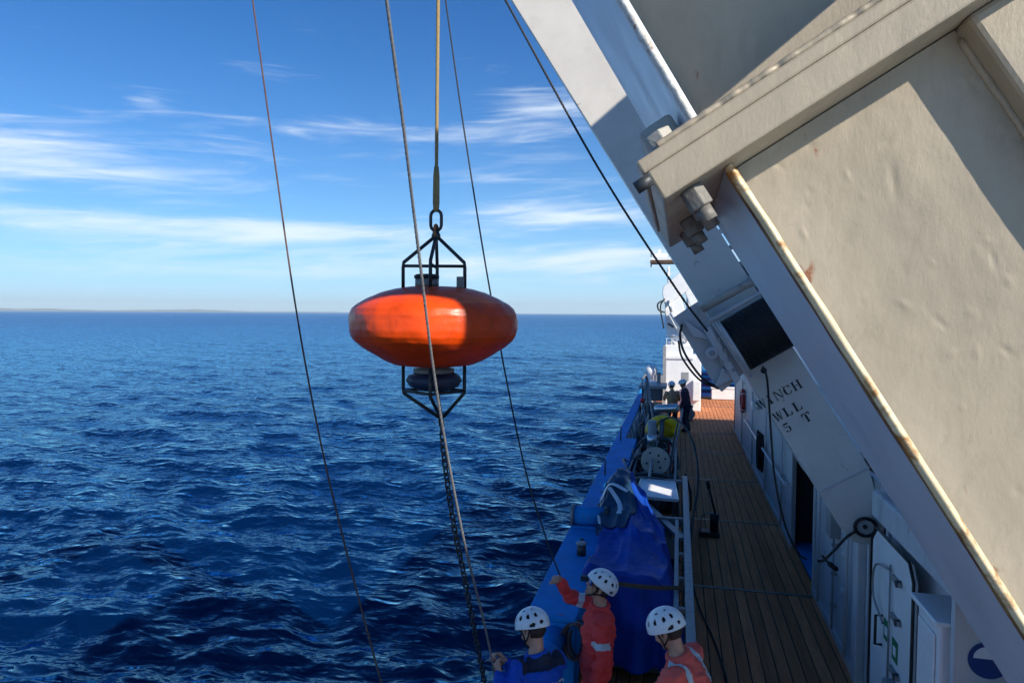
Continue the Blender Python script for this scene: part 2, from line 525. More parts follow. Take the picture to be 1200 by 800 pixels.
def make_sea():
    az_d = np.concatenate([np.radians(np.linspace(-64, 26, 760)), np.radians(np.linspace(26, 296, 150)[1:-1])])
    rr = [1.2]
    while rr[-1] < 18500:
        r = rr[-1]
        rr.append(r * (1.0115 if 6 < r < 260 else 1.03 if r < 3000 else 1.12))
    rr = np.array(rr)
    A, Rr = np.meshgrid(az_d, rr)
    x0, y0 = Rr * np.sin(A), Rr * np.cos(A)
    sp = Rr * 0.0115
    dx, dy, dz = np.zeros_like(x0), np.zeros_like(x0), np.zeros_like(x0)
    rng = np.random.RandomState(11)
    lam = np.concatenate([np.geomspace(11, 4, 10), np.geomspace(4, 1.3, 26), np.geomspace(1.3, 0.33, 40)])
    base = R(205)                                   # travel bearing of the wind sea
    for i, w in enumerate(lam):
        sprd = 0.40 if w > 4 else 0.55 if w > 1.3 else 0.75
        th = base + rng.normal() * sprd
        k = 2 * math.pi / w
        amp = (0.0066 * w ** 0.95) if w > 1.3 else (0.0082 * w ** 1.0)
        if w > 4:
            amp = 0.0040 * w ** 0.9
        ph = rng.rand() * 2 * math.pi
        fade = np.clip((w / np.maximum(sp, 1e-3) - 2.2) / 3.0, 0, 1)
        kx, ky = k * math.sin(th), k * math.cos(th)
        p = kx * x0 + ky * y0 + ph + 0.7 * np.sin(0.11 * k * (x0 * math.cos(th) - y0 * math.sin(th)) + ph * 3)
        dz += amp * fade * np.cos(p)
        q = 0.85 * amp * fade * np.sin(p)
        dx -= q * math.sin(th)
        dy -= q * math.cos(th)
    x, y, z = x0 + dx, y0 + dy, SEA_Z + dz
    nr, na = x.shape
    co = np.stack([x, y, z], -1).reshape(-1, 3)
    co = np.vstack([co, [[0, 0, SEA_Z]]])
    i = np.arange(nr - 1)[:, None]
    j = np.arange(na)[None, :]
    j2 = (j + 1) % na
    q = np.stack([i * na + j, (i + 1) * na + j, (i + 1) * na + j2, i * na + j2], -1).reshape(-1, 4)[:, ::-1]
    me = bpy.data.meshes.new('sea')
    nq = len(q)
    me.vertices.add(len(co))
    me.vertices.foreach_set('co', co.astype(np.float32).ravel())
    me.loops.add(nq * 4)
    me.loops.foreach_set('vertex_index', q.astype(np.int32).ravel())
    me.polygons.add(nq)
    me.polygons.foreach_set('loop_start', (np.arange(nq) * 4).astype(np.int32))
    me.polygons.foreach_set('loop_total', np.full(nq, 4, np.int32))
    me.polygons.foreach_set('use_smooth', np.ones(nq, bool))
    me.update(calc_edges=True)
    o = bpy.data.objects.new('sea', me)
    COL.objects.link(o)
    M = bpy.data.materials.new('sea_water')
    M.use_nodes = True
    n, l = M.node_tree.nodes, M.node_tree.links
    b = n['Principled BSDF']
    b.inputs['Base Color'].default_value = (0.0002, 0.017, 0.078, 1)
    b.inputs['Roughness'].default_value = 0.05
    b.inputs['IOR'].default_value = 1.333
    b.inputs['Specular Tint'].default_value = (0.42, 0.76, 1.0, 1)
    geo = n.new('ShaderNodeNewGeometry')
    prev = None
    for sc, dist, st, rot, asp, ridged in ((1.1, 0.20, 0.6, -12, 1.9, True), (3.4, 0.045, 0.6, 22, 1.8, True)):
        mp = n.new('ShaderNodeMapping')
        mp.inputs['Rotation'].default_value = (0, 0, R(rot))
        mp.inputs['Scale'].default_value = (1, asp, 1)
        l.new(geo.outputs['Position'], mp.inputs[0])
        t = n.new('ShaderNodeTexNoise')
        t.inputs['Scale'].default_value = sc
        t.inputs['Detail'].default_value = 4
        t.inputs['Roughness'].default_value = 0.5
        t.inputs['Distortion'].default_value = 0.4
        if ridged:
            t.noise_type = 'RIDGED_MULTIFRACTAL'
            t.normalize = True
        l.new(mp.outputs[0], t.inputs['Vector'])
        bp = n.new('ShaderNodeBump')
        bp.inputs['Strength'].default_value = st
        bp.inputs['Distance'].default_value = dist
        l.new(t.outputs[0], bp.inputs['Height'])
        if prev:
            l.new(prev, bp.inputs['Normal'])
        prev = bp.outputs[0]
    # wavelet slopes too fine for the mesh: tilt the normal directly so that they still count far away
    def vmath(op, a_, b_):
        q_ = n.new('ShaderNodeVectorMath')
        q_.operation = op
        for i_, v_ in enumerate((a_, b_)):
            if v_ is None:
                continue
            if isinstance(v_, tuple):
                q_.inputs[i_].default_value = v_
            else:
                l.new(v_, q_.inputs[i_])
        return q_.outputs[0]
    cur = prev
    for sc, k, rot, asp in ((0.6, 0.56, 20, 2.0), (2.3, 0.42, -8, 1.9), (7.5, 0.26, 12, 1.7)):
        mp = n.new('ShaderNodeMapping')
        mp.inputs['Rotation'].default_value = (0, 0, R(rot))
        mp.inputs['Scale'].default_value = (1, asp, 1)
        l.new(geo.outputs['Position'], mp.inputs[0])
        t = n.new('ShaderNodeTexNoise')
        t.inputs['Scale'].default_value = sc
        t.inputs['Detail'].default_value = 2
        t.inputs['Distortion'].default_value = 0.6
        l.new(mp.outputs[0], t.inputs['Vector'])
        d_ = vmath('SUBTRACT', t.outputs['Color'], (0.5, 0.5, 0.5))
        cur = vmath('ADD', cur, vmath('MULTIPLY', d_, (k, k, 0.0)))
    cur = vmath('NORMALIZE', cur, None)
    # unresolved wavelets away from the ship act as surface roughness
    ln_ = n.new('ShaderNodeVectorMath')
    ln_.operation = 'LENGTH'
    l.new(geo.outputs['Position'], ln_.inputs[0])
    lg = n.new('ShaderNodeMath')
    lg.operation = 'LOGARITHM'
    lg.inputs[1].default_value = 10.0
    l.new(ln_.outputs['Value'], lg.inputs[0])
    rg = n.new('ShaderNodeMapRange')
    rg.inputs['From Min'].default_value = 1.45
    rg.inputs['From Max'].default_value = 2.9
    rg.inputs['To Min'].default_value = 0.05
    rg.inputs['To Max'].default_value = 0.34
    l.new(lg.outputs[0], rg.inputs['Value'])
    l.new(rg.outputs[0], b.inputs['Roughness'])
    l.new(cur, b.inputs['Normal'])
    # blue water body under a blue-tinted mirror, weighted by Fresnel
    n.remove(b)
    body_ = n.new('ShaderNodeBsdfDiffuse')
    body_.inputs['Color'].default_value = (0.0001, 0.010, 0.048, 1)
    mir = n.new('ShaderNodeBsdfGlossy')
    mir.inputs['Color'].default_value = (0.40, 0.76, 1.0, 1)
    fr = n.new('ShaderNodeFresnel')
    fr.inputs['IOR'].default_value = 1.333
    ms_ = n.new('ShaderNodeMixShader')
    l.new(cur, mir.inputs['Normal'])
    l.new(cur, body_.inputs['Normal'])
    l.new(cur, fr.inputs['Normal'])
    l.new(rg.outputs[0], mir.inputs['Roughness'])
    l.new(fr.outputs[0], ms_.inputs[0])
    l.new(body_.outputs[0], ms_.inputs[1])
    l.new(mir.outputs[0], ms_.inputs[2])
    l.new(ms_.outputs[0], n['Material Output'].inputs['Surface'])
    me.materials.append(M)
    tag(o, 'deep blue choppy open sea with small wind waves', kind='structure')


make_sea()


def make_hills():
    na, nd = 160, 8
    vs_, fs_ = [], []
    for i in range(na + 1):
        a = R(-56 + 34 * i / na)
        u = i / na
        h0 = 55 + 30 * math.sin(u * 9) + 26 * mnoise.noise(Vector((u * 14, 0, 0))) + 70 * math.exp(-((u - 0.50) / 0.10) ** 2)
        h0 *= 0.60 * min(1, u * 12) * min(1, (1 - u) * 3.0)
        for j in range(nd + 1):
            v = j / nd
            d = 14500 + 2600 * v
            h = h0 * math.sin(math.pi * min(1, v * 1.0)) ** 0.8 * (1 + 0.3 * mnoise.noise(Vector((u * 40, v * 3, 2)))) - 12
            vs_.append((d * math.sin(a), d * math.cos(a), SEA_Z + h))
    for i in range(na):
        for j in range(nd):
            p = i * (nd + 1) + j
            fs_.append((p, p + nd + 1, p + nd + 2, p + 1))
    o = MB().add(vs_, fs_, True).build('hills', hill_m)
    tag(o, 'low hazy coastline hills on the far horizon', kind='structure')


make_hills()

# ------------------------------------------------------------------ hull, deck, bulwark
XO, XI, XW = -1.36, -0.90, 1.95       # outer skin, inner face of cap, house wall
hb = MB()
hb.hexa([(XO - 0.02, -14, -3.5), (12, -14, -3.5), (12, 36, -3.5), (XO - 0.02, 36, -3.5), (XO, -14, -0.06), (12, -14, -0.06), (12, 36, -0.06), (XO, 36, -0.06)])
hull = hb.build('ship_hull', blue_paint)
tag(hull, 'blue painted hull of the ship below the deck edge', 'hull')

deck = MB().box((XO + 0.01, -14, -0.056), (11.9, 35.9, -0.012)).build('deck', caulk)
tag(deck, 'wooden plank working deck of the ship', kind='structure')
PW = 0.145
xs = np.arange(XO + 0.03, XW + 0.3, PW)
bays = [(3.4, 6.9), (6.9, 10.3), (10.3, 13.7)]
pm = {}
for y0, y1 in bays:
    lng = y1 - y0 - 0.07
    me = None
    for k, x in enumerate(xs):
        if x + PW > XW + 0.12:
            continue
        if me is None:
            b_ = MB().box((0.007, 0, -0.02), (PW - 0.007, lng, 0.0))
            o = b_.build('plank', wood, bevel=0.003, seg=1)
            me = o.data
        else:
            o = bpy.data.objects.new('plank', me)
            COL.objects.link(o)
            md = o.modifiers.new('Bevel', 'BEVEL')
            md.width, md.segments = 0.003, 1
        o.parent = deck
        o.location = (x, y0 + 0.035, random.uniform(-0.0015, 0.001))
fb = MB()
ys = [-14, -10, -6.5, -3, 0, 3.4] + [13.7 + 3.4 * i for i in range(7)]
for a, b_ in list(zip(ys[:5], ys[1:6])) + list(zip(ys[6:-1], ys[7:])):
    for x in np.arange(XO + 0.03, 11.7 if a > 26 else XW + 0.2, PW):
        fb.box((x + 0.008, a + 0.035, -0.022), (x + PW - 0.008, min(b_, 35.8) - 0.035, random.uniform(-0.0015, 0.001)))
o = fb.build('far_planks', wood, parent=deck)
o['kind'] = 'stuff'
for y in [3.4, 6.9, 10.3] + [13.7 + 3.4 * i for i in range(6)]:
    MB().box((XO + 0.03, y - 0.03, -0.02), (XW if y < 27 else 11.6, y + 0.03, 0.006)).build('deck_strip', strip_m, parent=deck)

bw = thing('bulwark', (XO, 6.4, 0), 'blue steel bulwark with wide flat cap along the ship side', 'bulwark')
MB().box((XO, 6.35, -0.05), (XO + 0.015, 34.5, 1.07)).build('plating', blue_paint, bw)
MB().box((XO - 0.03, 6.3, 1.07), (XI + 0.0, 16.0, 1.11)).build('cap', blue_paint, bw, bevel=0.012)
MB().box((XO - 0.03, 16.004, 1.07), (XO + 0.20, 34.5, 1.108)).build('cap', blue_paint, bw, bevel=0.012)
MB().box((XI - 0.014, 6.35, 0.75), (XI, 15.95, 1.069)).build('inner_lip', blue_paint, bw)
MB().box((XO + 0.016, 6.30, 0.0), (XI - 0.016, 6.33, 1.069)).build('end_plate', blue_paint, bw)
for k in range(10):
    y = 7.2 + 1.0 * k
    MB().hexa([(XO + 0.016, y, 0), (XO + 0.36, y, 0), (XO + 0.36, y + 0.012, 0), (XO + 0.016, y + 0.012, 0),
               (XO + 0.016, y, 1.06), (XI - 0.02, y, 1.06), (XI - 0.02, y + 0.012, 1.06), (XO + 0.016, y + 0.012, 1.06)]).build('knee', blue_paint, bw)
for k in range(22):
    y = 16.4 + 0.8 * k
    MB().hexa([(XO + 0.016, y, 0), (XO + 0.42, y, 0), (XO + 0.42, y + 0.14, 0), (XO + 0.016, y + 0.14, 0),
               (XO + 0.016, y, 1.066), (XO + 0.17, y, 1.066), (XO + 0.17, y + 0.14, 1.066), (XO + 0.016, y + 0.14, 1.066)]).build('stanchion', white_paint, bw, bevel=0.01)
for y, h in ((12.2, 0.28), (15.6, 0.34)):
    MB().cyl((XO + 0.12, y, 1.11), (XO + 0.12, y, 1.11 + h), 0.014, n=8).build('pin', dark_steel, bw)
for y in (8.6, 9.4, 11.0):
    MB().cyl((XO + 0.2, y, 1.11), (XO + 0.2, y, 1.125), 0.025, n=10).build('stud', dark_steel, bw)

rt = thing('roller_fairlead', (XO + 0.1, 9.2, 1.11), 'blue roller fairlead with bright end disc on the bulwark cap', 'fairlead')
p0 = Vector((XO + 0.02, 9.2, 1.25))
MB().cyl(p0, p0 + Vector((0.40, 0, 0)), 0.125, n=24).build('roller', blue_paint, rt)
MB().cyl(p0 + Vector((-0.05, 0, 0)), p0 + Vector((-0.002, 0, 0)), 0.145, n=24).build('end_disc', galv, rt)
MB().cyl(p0 + Vector((0.402, 0, 0)), p0 + Vector((0.46, 0, 0)), 0.135, n=24).build('end_disc', dark_steel, rt)
MB().box((XO + 0.0, 9.07, 1.112), (XO + 0.48, 9.33, 1.135)).build('base_plate', blue_paint, rt)
bt = thing('mooring_post', (XO + 0.28, 8.05, 1.11), 'short dark steel post standing on the blue bulwark cap', 'post')
MB().cyl((XO + 0.27, 8.05, 1.11), (XO + 0.27, 8.05, 1.24), 0.055, n=20).build('post', dark_steel, bt)
MB().lathe([(0.066, 1.24), (0.066, 1.255), (0.045, 1.268)], (XO + 0.27, 8.05, 0), n=20).build('cap', galv, bt)
pp = thing('blue_pipe_fender', (-1.2, 5.9, 0.9), 'thick blue pipe lying along the gap at the bulwark end', 'pipe')
MB().cyl((-1.17, 5.45, 0.86), (-1.08, 6.55, 0.94), 0.115, n=24).build('pipe', blue_paint, pp)
MB().lathe([(0.117, 0), (0.122, 0.03), (0.117, 0.06)], (-1.125, 6.0, 0.90), n=24, axis=(0.09, 1.1, 0.08)).build('collar', blue_paint, pp)
for y in (5.7, 6.4):
    MB().box((-1.16, y - 0.04, 0), (-1.1, y + 0.04, 0.78)).build('bracket', blue_paint, pp)
ck = thing('rope_coil', (-0.98, 6.45, 0.95), 'loose coil of brown rope hanging at the bulwark end beside the red worker', 'rope')
for k in range(5):
    c = Vector((-0.93 + 0.02 * k, 6.24 + 0.015 * k, 0.93))
    MB().tube([c + Vector((0.10 * math.cos(t), 0.03 * math.sin(2 * t + k), 0.17 * math.sin(t))) for t in np.linspace(0, 2 * math.pi, 26)[:-1]], 0.011, 6, closed=True).build('coil_turn', rope_g if k % 2 else rope_b, ck)

# ------------------------------------------------------------------ deckhouse on the inboard side
hs = thing('deckhouse', (XW, 4.2, 0), 'white painted steel deckhouse along the inboard side of the deck', 'deckhouse')
WT = 2.36


def wall(y0, y1, z0=0.0, z1=WT, x=XW, name='wall_panel', m_=None):
    return MB().box((x, y0, z0), (x + 0.05, y1, z1)).build(name, m_ or wall_paint, hs, bevel=0.006)


wall(4.3, 6.93)
wall(6.934, 7.55, 2.05, WT)
wall(6.934, 7.55, 0.0, 0.16)
wall(7.554, 10.40)
wall(10.404, 12.40, 2.12, WT)
wall(12.404, 25.0)
MB().box((XW - 0.03, 4.3, 0.0), (XW + 0.02, 10.39, 0.09)).build('foot_rail', grey_smooth, hs)
MB().box((XW - 0.03, 12.42, 0.0), (XW + 0.02, 25.0, 0.09)).build('foot_rail', grey_smooth, hs)
MB().box((XW + 0.06, 24.95, 0.0), (6, 25.0, WT)).build('end_wall', wall_paint, hs)
# recesses behind the two openings
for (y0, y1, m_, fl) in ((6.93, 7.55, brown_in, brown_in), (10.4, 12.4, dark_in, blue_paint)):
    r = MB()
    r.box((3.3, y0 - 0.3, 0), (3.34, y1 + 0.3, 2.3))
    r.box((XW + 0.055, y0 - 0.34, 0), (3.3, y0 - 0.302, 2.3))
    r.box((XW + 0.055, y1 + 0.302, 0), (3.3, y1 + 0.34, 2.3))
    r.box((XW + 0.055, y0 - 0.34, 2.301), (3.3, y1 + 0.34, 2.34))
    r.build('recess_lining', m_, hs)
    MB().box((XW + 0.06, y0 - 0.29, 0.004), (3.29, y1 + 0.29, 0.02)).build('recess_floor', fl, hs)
for y0, y1, z1 in ((6.934, 7.55, 2.05), (10.404, 12.40, 2.12)):
    for y in (y0, y1):
        MB().box((XW - 0.035, y - 0.03, 0.0), (XW - 0.002, y + 0.03, z1)).build('door_frame', wall_paint, hs, bevel=0.006)
# vertical casing and pipes on the wall
MB().box((XW - 0.10, 7.68, 0.10), (XW - 0.003, 7.86, WT)).build('cable_casing', wall_paint, hs, bevel=0.02)
for y in (8.35, 9.9, 13.4, 15.8, 18.6, 21.5, 24.2):
    MB().cyl((XW - 0.05, y, 0.1), (XW - 0.05, y, WT), 0.02, n=10).build('pipe', wall_paint, hs)
for y, z in ((8.6, 1.2), (8.62, 0.75), (9.2, 1.55), (7.95, 0.9), (8.0, 1.6)):
    MB().lathe([(0.05, 0), (0.05, 0.03), (0.025, 0.05)], (XW, y, z), n=14, axis=(-1, 0, 0)).build('fitting', wall_paint, hs)
# boat deck over it with a coaming at its edge
MB().box((1.66, 3.6, WT + 0.003), (2.30, 6.30, WT + 0.07)).build('boat_deck', grey_smooth, hs)
MB().box((1.66, 8.5, WT + 0.003), (2.30, 25.1, WT + 0.07)).build('boat_deck', grey_smooth, hs)
MB().box((2.304, 3.6, WT + 0.003), (6.0, 25.1, WT + 0.07)).build('boat_deck', grey_smooth, hs)
MB().box((1.62, 3.6, WT - 0.05), (1.657, 6.30, WT + 0.16)).build('deck_coaming', wall_paint, hs, bevel=0.008)
MB().box((1.62, 8.5, WT - 0.05), (1.657, 25.1, WT + 0.16)).build('deck_coaming', wall_paint, hs, bevel=0.008)
MB().box((1.658, 6.304, WT - 0.05), (2.30, 6.34, WT + 0.16)).build('deck_coaming', wall_paint, hs, bevel=0.008)
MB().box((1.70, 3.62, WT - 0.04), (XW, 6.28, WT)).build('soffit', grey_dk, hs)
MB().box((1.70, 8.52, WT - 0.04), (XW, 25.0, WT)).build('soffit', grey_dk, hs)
for k in (0, 3, 4, 5, 6, 7, 8, 9, 10):
    MB().box((1.66, 4.4 + 2.0 * k, WT - 0.14), (XW - 0.002, 4.43 + 2.0 * k, WT - 0.042)).build('soffit_rib', wall_paint, hs)
# upper decks: these stand inboard and shade the working deck
up = thing('upper_superstructure', (3.0, 1.53, WT), 'white upper superstructure of the ship behind the gantry legs, with added sun blockers', 'superstructure')
XU, YU, HU, HS = 3.0, 1.53, 8.75, 5.4
MB().box((XU, YU, WT + 0.075), (4.4, 5.8, HU)).build('house_block', white_paint, up, bevel=0.03)
MB().box((XU, 16.0, WT + 0.075), (4.6, 21.8, HS)).build('house_block', white_paint, up, bevel=0.03)
# added sun-blocking wall between the two houses, its slots drop sun patches on the gear
sun_slots = [(7.08, 7.58, 3.92, 4.62), (8.62, 8.92, 4.28, 4.54), (8.925, 9.32, 3.52, 3.98)]
ycuts = sorted({5.803, 15.997} | {h[0] for h in sun_slots} | {h[1] for h in sun_slots})
for y0, y1 in zip(ycuts[:-1], ycuts[1:]):
    zz = sorted([(h[2], h[3]) for h in sun_slots if h[0] < (y0 + y1) / 2 < h[1]])
    z0 = WT + 0.075
    for za, zb in zz + [(HS, HS)]:
        MB().box((XU, y0, z0), (XU + 0.06, y1, za)).build('sun_blocker_panel', white_paint, up)
        z0 = zb
MB().box((2.2, 1.42, 7.90), (XU - 0.003, 5.9, 8.6)).build('shade_slab', white_paint, up)  # unseen slab added to shade the upper part of the buoy
MB().box((XU, 1.42, 7.90), (3.4, YU - 0.003, 8.6)).build('shade_slab', white_paint, up)
for z in (4.9, 7.5):
    MB().box((XU - 0.12, YU + (0.9 if z > 7 else 0.0), z), (XU - 0.003, 5.8, z + 0.12)).build('deck_edge', white_paint, up)
    if z < HS:
        MB().box((XU - 0.12, 16, z), (XU - 0.003, 21.8, z + 0.12)).build('deck_edge', white_paint, up)
for z in (3.5, 6.1):
    for y in (2.5, 4.4, 17.2, 18.9, 20.6):
        if z > HS and y > 6:
            continue
        w = MB().box((XU - 0.03, y - 0.42, z - 0.42), (XU - 0.002, y + 0.42, z + 0.42)).build('window', white_paint, up)
        MB().box((XU - 0.036, y - 0.34, z - 0.34), (XU - 0.031, y + 0.34, z + 0.34)).build('pane', glass_m, w)
pf = thing('upper_platform', (0, -3, 2.3), 'grey upper deck platform the picture is taken from', 'platform')
MB().box((XO, -8, 2.28), (9, 0.35, 2.38)).build('platform_plate', grey_smooth, pf)
for x in (-1.25, 1.9):
    MB().cyl((x, 0.2, 0), (x, 0.2, 2.279), 0.06, n=16).build('post', white_paint, pf)
pf['kind'] = 'structure'

# open weathertight door folded back against the wall
dr = thing('open_steel_door', (1.78, 6.0, 0.2), 'white weathertight door swung open against the deckhouse wall with green signs', 'door')
dp = MB()
dp.prism([(1.79, 5.90, 0.28), (1.79, 6.78, 0.28), (1.79, 6.90, 0.42), (1.79, 6.90, 1.92), (1.79, 6.78, 2.04), (1.79, 5.90, 2.04), (1.79, 5.80, 1.92), (1.79, 5.80, 0.42)], (0.045, 0, 0))
dp.build('door_leaf', white_paint, dr, bevel=0.01)
MB().tube([(1.792, y, z) for y, z in ((5.88, 0.26), (6.80, 0.26), (6.93, 0.41), (6.93, 1.94), (6.80, 2.06), (5.88, 2.06), (5.77, 1.94), (5.77, 0.41))], 0.013, 6, closed=True).build('rubber_seal', rubber, dr)
for z in (0.62, 1.05, 1.50, 1.82):
    MB().box((1.755, 6.02, z - 0.018), (1.788, 6.24, z + 0.018)).build('dog_lever', galv, dr, bevel=0.006)
    MB().cyl((1.75, 6.06, z), (1.788, 6.06, z), 0.03, n=12).build('dog_pivot', dark_steel, dr)
MB().tube([(1.77, 6.28, 0.55), (1.77, 6.28, 1.9)], 0.009, 8).build('linkage_rod', galv, dr)
MB().tube(spline([(1.77, 6.30, 1.85), (1.74, 6.60, 1.78), (1.74, 6.66, 1.5), (1.77, 6.45, 1.32)], 8), 0.010, 8).build('curved_rod', galv, dr)
MB().tube([(1.785, 6.52, 1.10), (1.73, 6.52, 1.10), (1.73, 6.52, 1.36), (1.785, 6.52, 1.36)], 0.012, 8).build('handle', black, dr)
for y, z in ((6.40, 1.28), (6.16, 1.22)):
    MB().box((1.784, y - 0.07, z - 0.09), (1.789, y + 0.07, z + 0.09)).build('green_sign', green_sign, dr)
    MB().box((1.780, y - 0.035, z - 0.04), (1.7835, y + 0.03, z + 0.035)).build('sign_symbol', sign_white, dr)
MB().box((1.70, 6.0, 0.78), (1.788, 6.18, 0.98)).build('latch_box', grey_case, dr, bevel=0.01)
for z in (0.6, 1.7):
    MB().cyl((1.84, 6.92, z - 0.08), (1.84, 6.92, z + 0.08), 0.025, n=12).build('hinge', white_paint, dr)

lk = thing('wall_locker', (1.9, 4.9, 0), 'tall white locker between the open door and the cross bulkhead', 'locker')
MB().box((1.62, 4.72, 0.12), (1.946, 5.12, 2.06)).build('cabinet', white_paint, lk, bevel=0.02)
MB().box((1.605, 4.77, 0.22), (1.618, 5.07, 1.98)).build('locker_door', white_paint, lk, bevel=0.008)
MB().box((1.585, 4.86, 1.02), (1.604, 4.89, 1.18)).build('handle', dark_steel, lk)
MB().box((1.58, 4.68, 2.065), (1.946, 5.16, 2.10)).build('lid', white_paint, lk, bevel=0.01)
bh = thing('cross_bulkhead', (2.3, 4.6, 0), 'white cross bulkhead facing aft with a round blue mandatory sign', 'bulkhead')
MB().box((1.66, 4.60, 0), (4.2, 4.66, WT - 0.06)).build('plate', wall_paint, bh)
sc_ = Vector((1.845, 4.596, 1.93))
MB().cyl(sc_, sc_ + Vector((0, -0.004, 0)), 0.112, n=40).build('sign_disc', sign_blue, bh)
MB().prism([sc_ + Vector((0.085 * math.cos(t), -0.005, 0.01 + 0.075 * math.sin(t))) for t in np.linspace(0, math.pi, 14)], (0, -0.002, 0)).build('sign_head', sign_white, bh)
fx = thing('red_extinguisher', (1.82, 4.46, 1.1), 'red extinguisher top in front of the cross bulkhead at the lower corner', 'extinguisher')
MB().lathe([(0.09, 1.1), (0.095, 1.13), (0.095, 1.52), (0.085, 1.58), (0.05, 1.63), (0.03, 1.65), (0.03, 1.70)], (1.80, 4.45, 0), n=24).build('bottle', red_paint, fx)
MB().box((1.74, 4.43, 1.70), (1.87, 4.47, 1.74)).build('valve', black, fx)
# things further along the house wall
ew = thing('wall_light', (XW - 0.1, 20, 1.9), 'white bulkhead light fitting on the deckhouse wall beyond the dark doorway', 'light')
MB().box((XW - 0.16, 17.6, 1.72), (XW - 0.003, 18.1, 1.86)).build('housing', white_paint, ew, bevel=0.02)
MB().box((XW - 0.13, 17.65, 1.66), (XW - 0.02, 18.05, 1.718)).build('diffuser', sign_white, ew)
lr = thing('red_lifebuoy', (XW - 0.1, 21.5, 1.4), 'red lifebuoy hung on the deckhouse wall', 'lifebuoy')
MB().tube([(XW - 0.07, 21.2 + 0.30 * math.cos(t), 1.45 + 0.30 * math.sin(t)) for t in np.linspace(0, 2 * math.pi, 33)[:-1]], 0.06, 10, closed=True).build('ring', red_paint, lr)
for t in (0.8, 2.4, 3.9, 5.5):
    c = Vector((XW - 0.07, 21.2 + 0.30 * math.cos(t), 1.45 + 0.30 * math.sin(t)))
    MB().tube([c + Vector((0.064 * math.sin(q), 0.064 * math.cos(q) * math.cos(t), 0.064 * math.cos(q) * math.sin(t))) for q in np.linspace(0, 2 * math.pi, 17)[:-1]], 0.012, 6, closed=True).build('band', sign_white, lr)
hc = thing('black_hose_coil', (XW - 0.1, 17.5, 0.9), 'black hose coiled on a wall hook near the lifebuoy', 'hose')
for k in range(6):
    MB().tube([(XW - 0.05 - 0.022 * k, 16.3 + (0.20 + 0.01 * (k % 3)) * math.cos(t), 0.85 + (0.42 + 0.02 * (k % 2)) * math.sin(t) + 0.02 * k) for t in np.linspace(0, 2 * math.pi, 33)[:-1]], 0.014, 6, closed=True).build('coil_turn', rubber, hc)
MB().cyl((XW, 16.3, 1.26), (XW - 0.2, 16.3, 1.28), 0.015, n=8).build('hook', galv, hc)

# ------------------------------------------------------------------ side gantry: near leg, far leg, head beam
ga = thing('side_gantry', (1.86, 1.9, 1.86), 'huge grey painted steel side gantry leaning outboard with two legs', 'gantry')
YN = 1.60
SJ = 0.228
# near leg, lower segment: two flanges joined by a recessed web
MB().lbox(-3.0, SJ, 0.253, 0.273, YN + 0.004, 2.33).build('outer_flange', skyfill_flange_paint, ga, bevel=0.004)
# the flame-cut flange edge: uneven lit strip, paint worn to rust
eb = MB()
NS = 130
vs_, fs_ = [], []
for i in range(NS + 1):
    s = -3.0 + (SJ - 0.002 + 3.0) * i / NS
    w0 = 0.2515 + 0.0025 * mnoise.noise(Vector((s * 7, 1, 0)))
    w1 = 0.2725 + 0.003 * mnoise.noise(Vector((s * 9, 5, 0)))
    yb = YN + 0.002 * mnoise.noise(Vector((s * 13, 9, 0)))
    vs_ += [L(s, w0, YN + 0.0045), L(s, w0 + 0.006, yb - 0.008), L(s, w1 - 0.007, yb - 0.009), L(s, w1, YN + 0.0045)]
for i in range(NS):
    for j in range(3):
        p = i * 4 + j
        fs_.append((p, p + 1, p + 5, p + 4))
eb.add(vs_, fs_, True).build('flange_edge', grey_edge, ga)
vs_, fs_ = [], []
for i in range(NS + 1):
    s = -3.0 + (SJ - 0.01 + 3.0) * i / NS
    yw = YN + 0.030 + 0.012 * mnoise.noise(Vector((s * 4, 3, 0))) + 0.006 * mnoise.noise(Vector((s * 15, 3, 0)))
    vs_ += [L(s, 0.2505, YN + 0.004), L(s, 0.2505, yw), L(s, 0.2528, yw + 0.002)]
for i in range(NS):
    fs_ += [(i * 3 + j, i * 3 + j + 1, i * 3 + j + 4, i * 3 + j + 3) for j in range(2)]
MB().add(vs_, fs_, True).build('rust_scale', rust_edge, ga)
# web plate, hand-painted: small dents and drips modelled on a grid
wb = MB()
ns, nn = 420, 100
vs_, fs_ = [], []
dents = [(random.uniform(-1.6, 0.2), random.uniform(0.32, 0.80), random.uniform(0.003, 0.0085), random.choice((-1, 1, 1)), random.choice((1, 1, 1, 2.6, 4)), random.uniform(0, 3.1)) for _ in range(90)]
for i in range(ns + 1):
    s = -3.0 + (SJ - 0.003 + 3.0) * i / ns
    for j in range(nn + 1):
        n_ = 0.2735 + (0.8165 - 0.2735) * j / nn
        h = 0.0016 * mnoise.noise(Vector((s * 5, n_ * 9, 3))) + 0.0007 * mnoise.noise(Vector((s * 22, n_ * 26, 8)))
        for ds, dn, dr_, sg, el_, th_ in dents:
            a_, b_ = s - ds, n_ - dn
            if abs(a_) > 0.09 or abs(b_) > 0.09:
                continue
            q = ((a_ * math.cos(th_) + b_ * math.sin(th_)) / el_) ** 2 + (b_ * math.cos(th_) - a_ * math.sin(th_)) ** 2
            q /= dr_ ** 2
            if q < 6:
                h += sg * 0.0026 * math.exp(-q)
        vs_.append(L(s, n_, 1.70 - h))
for i in range(ns):
    for j in range(nn):
        p = i * (nn + 1) + j
        fs_.append((p, p + nn + 1, p + nn + 2, p + 1))
wb.add(vs_, fs_, True).build('web_plate', grey_paint, ga)
MB().lbox(-3.0, SJ, 0.817, 1.02, YN + 0.028, 2.33).build('inner_flange', grey_paint, ga, bevel=0.012)
MB().lbox(-3.0, SJ - 0.002, 0.282, 0.816, 2.29, 2.325).build('back_web', grey_smooth, ga)
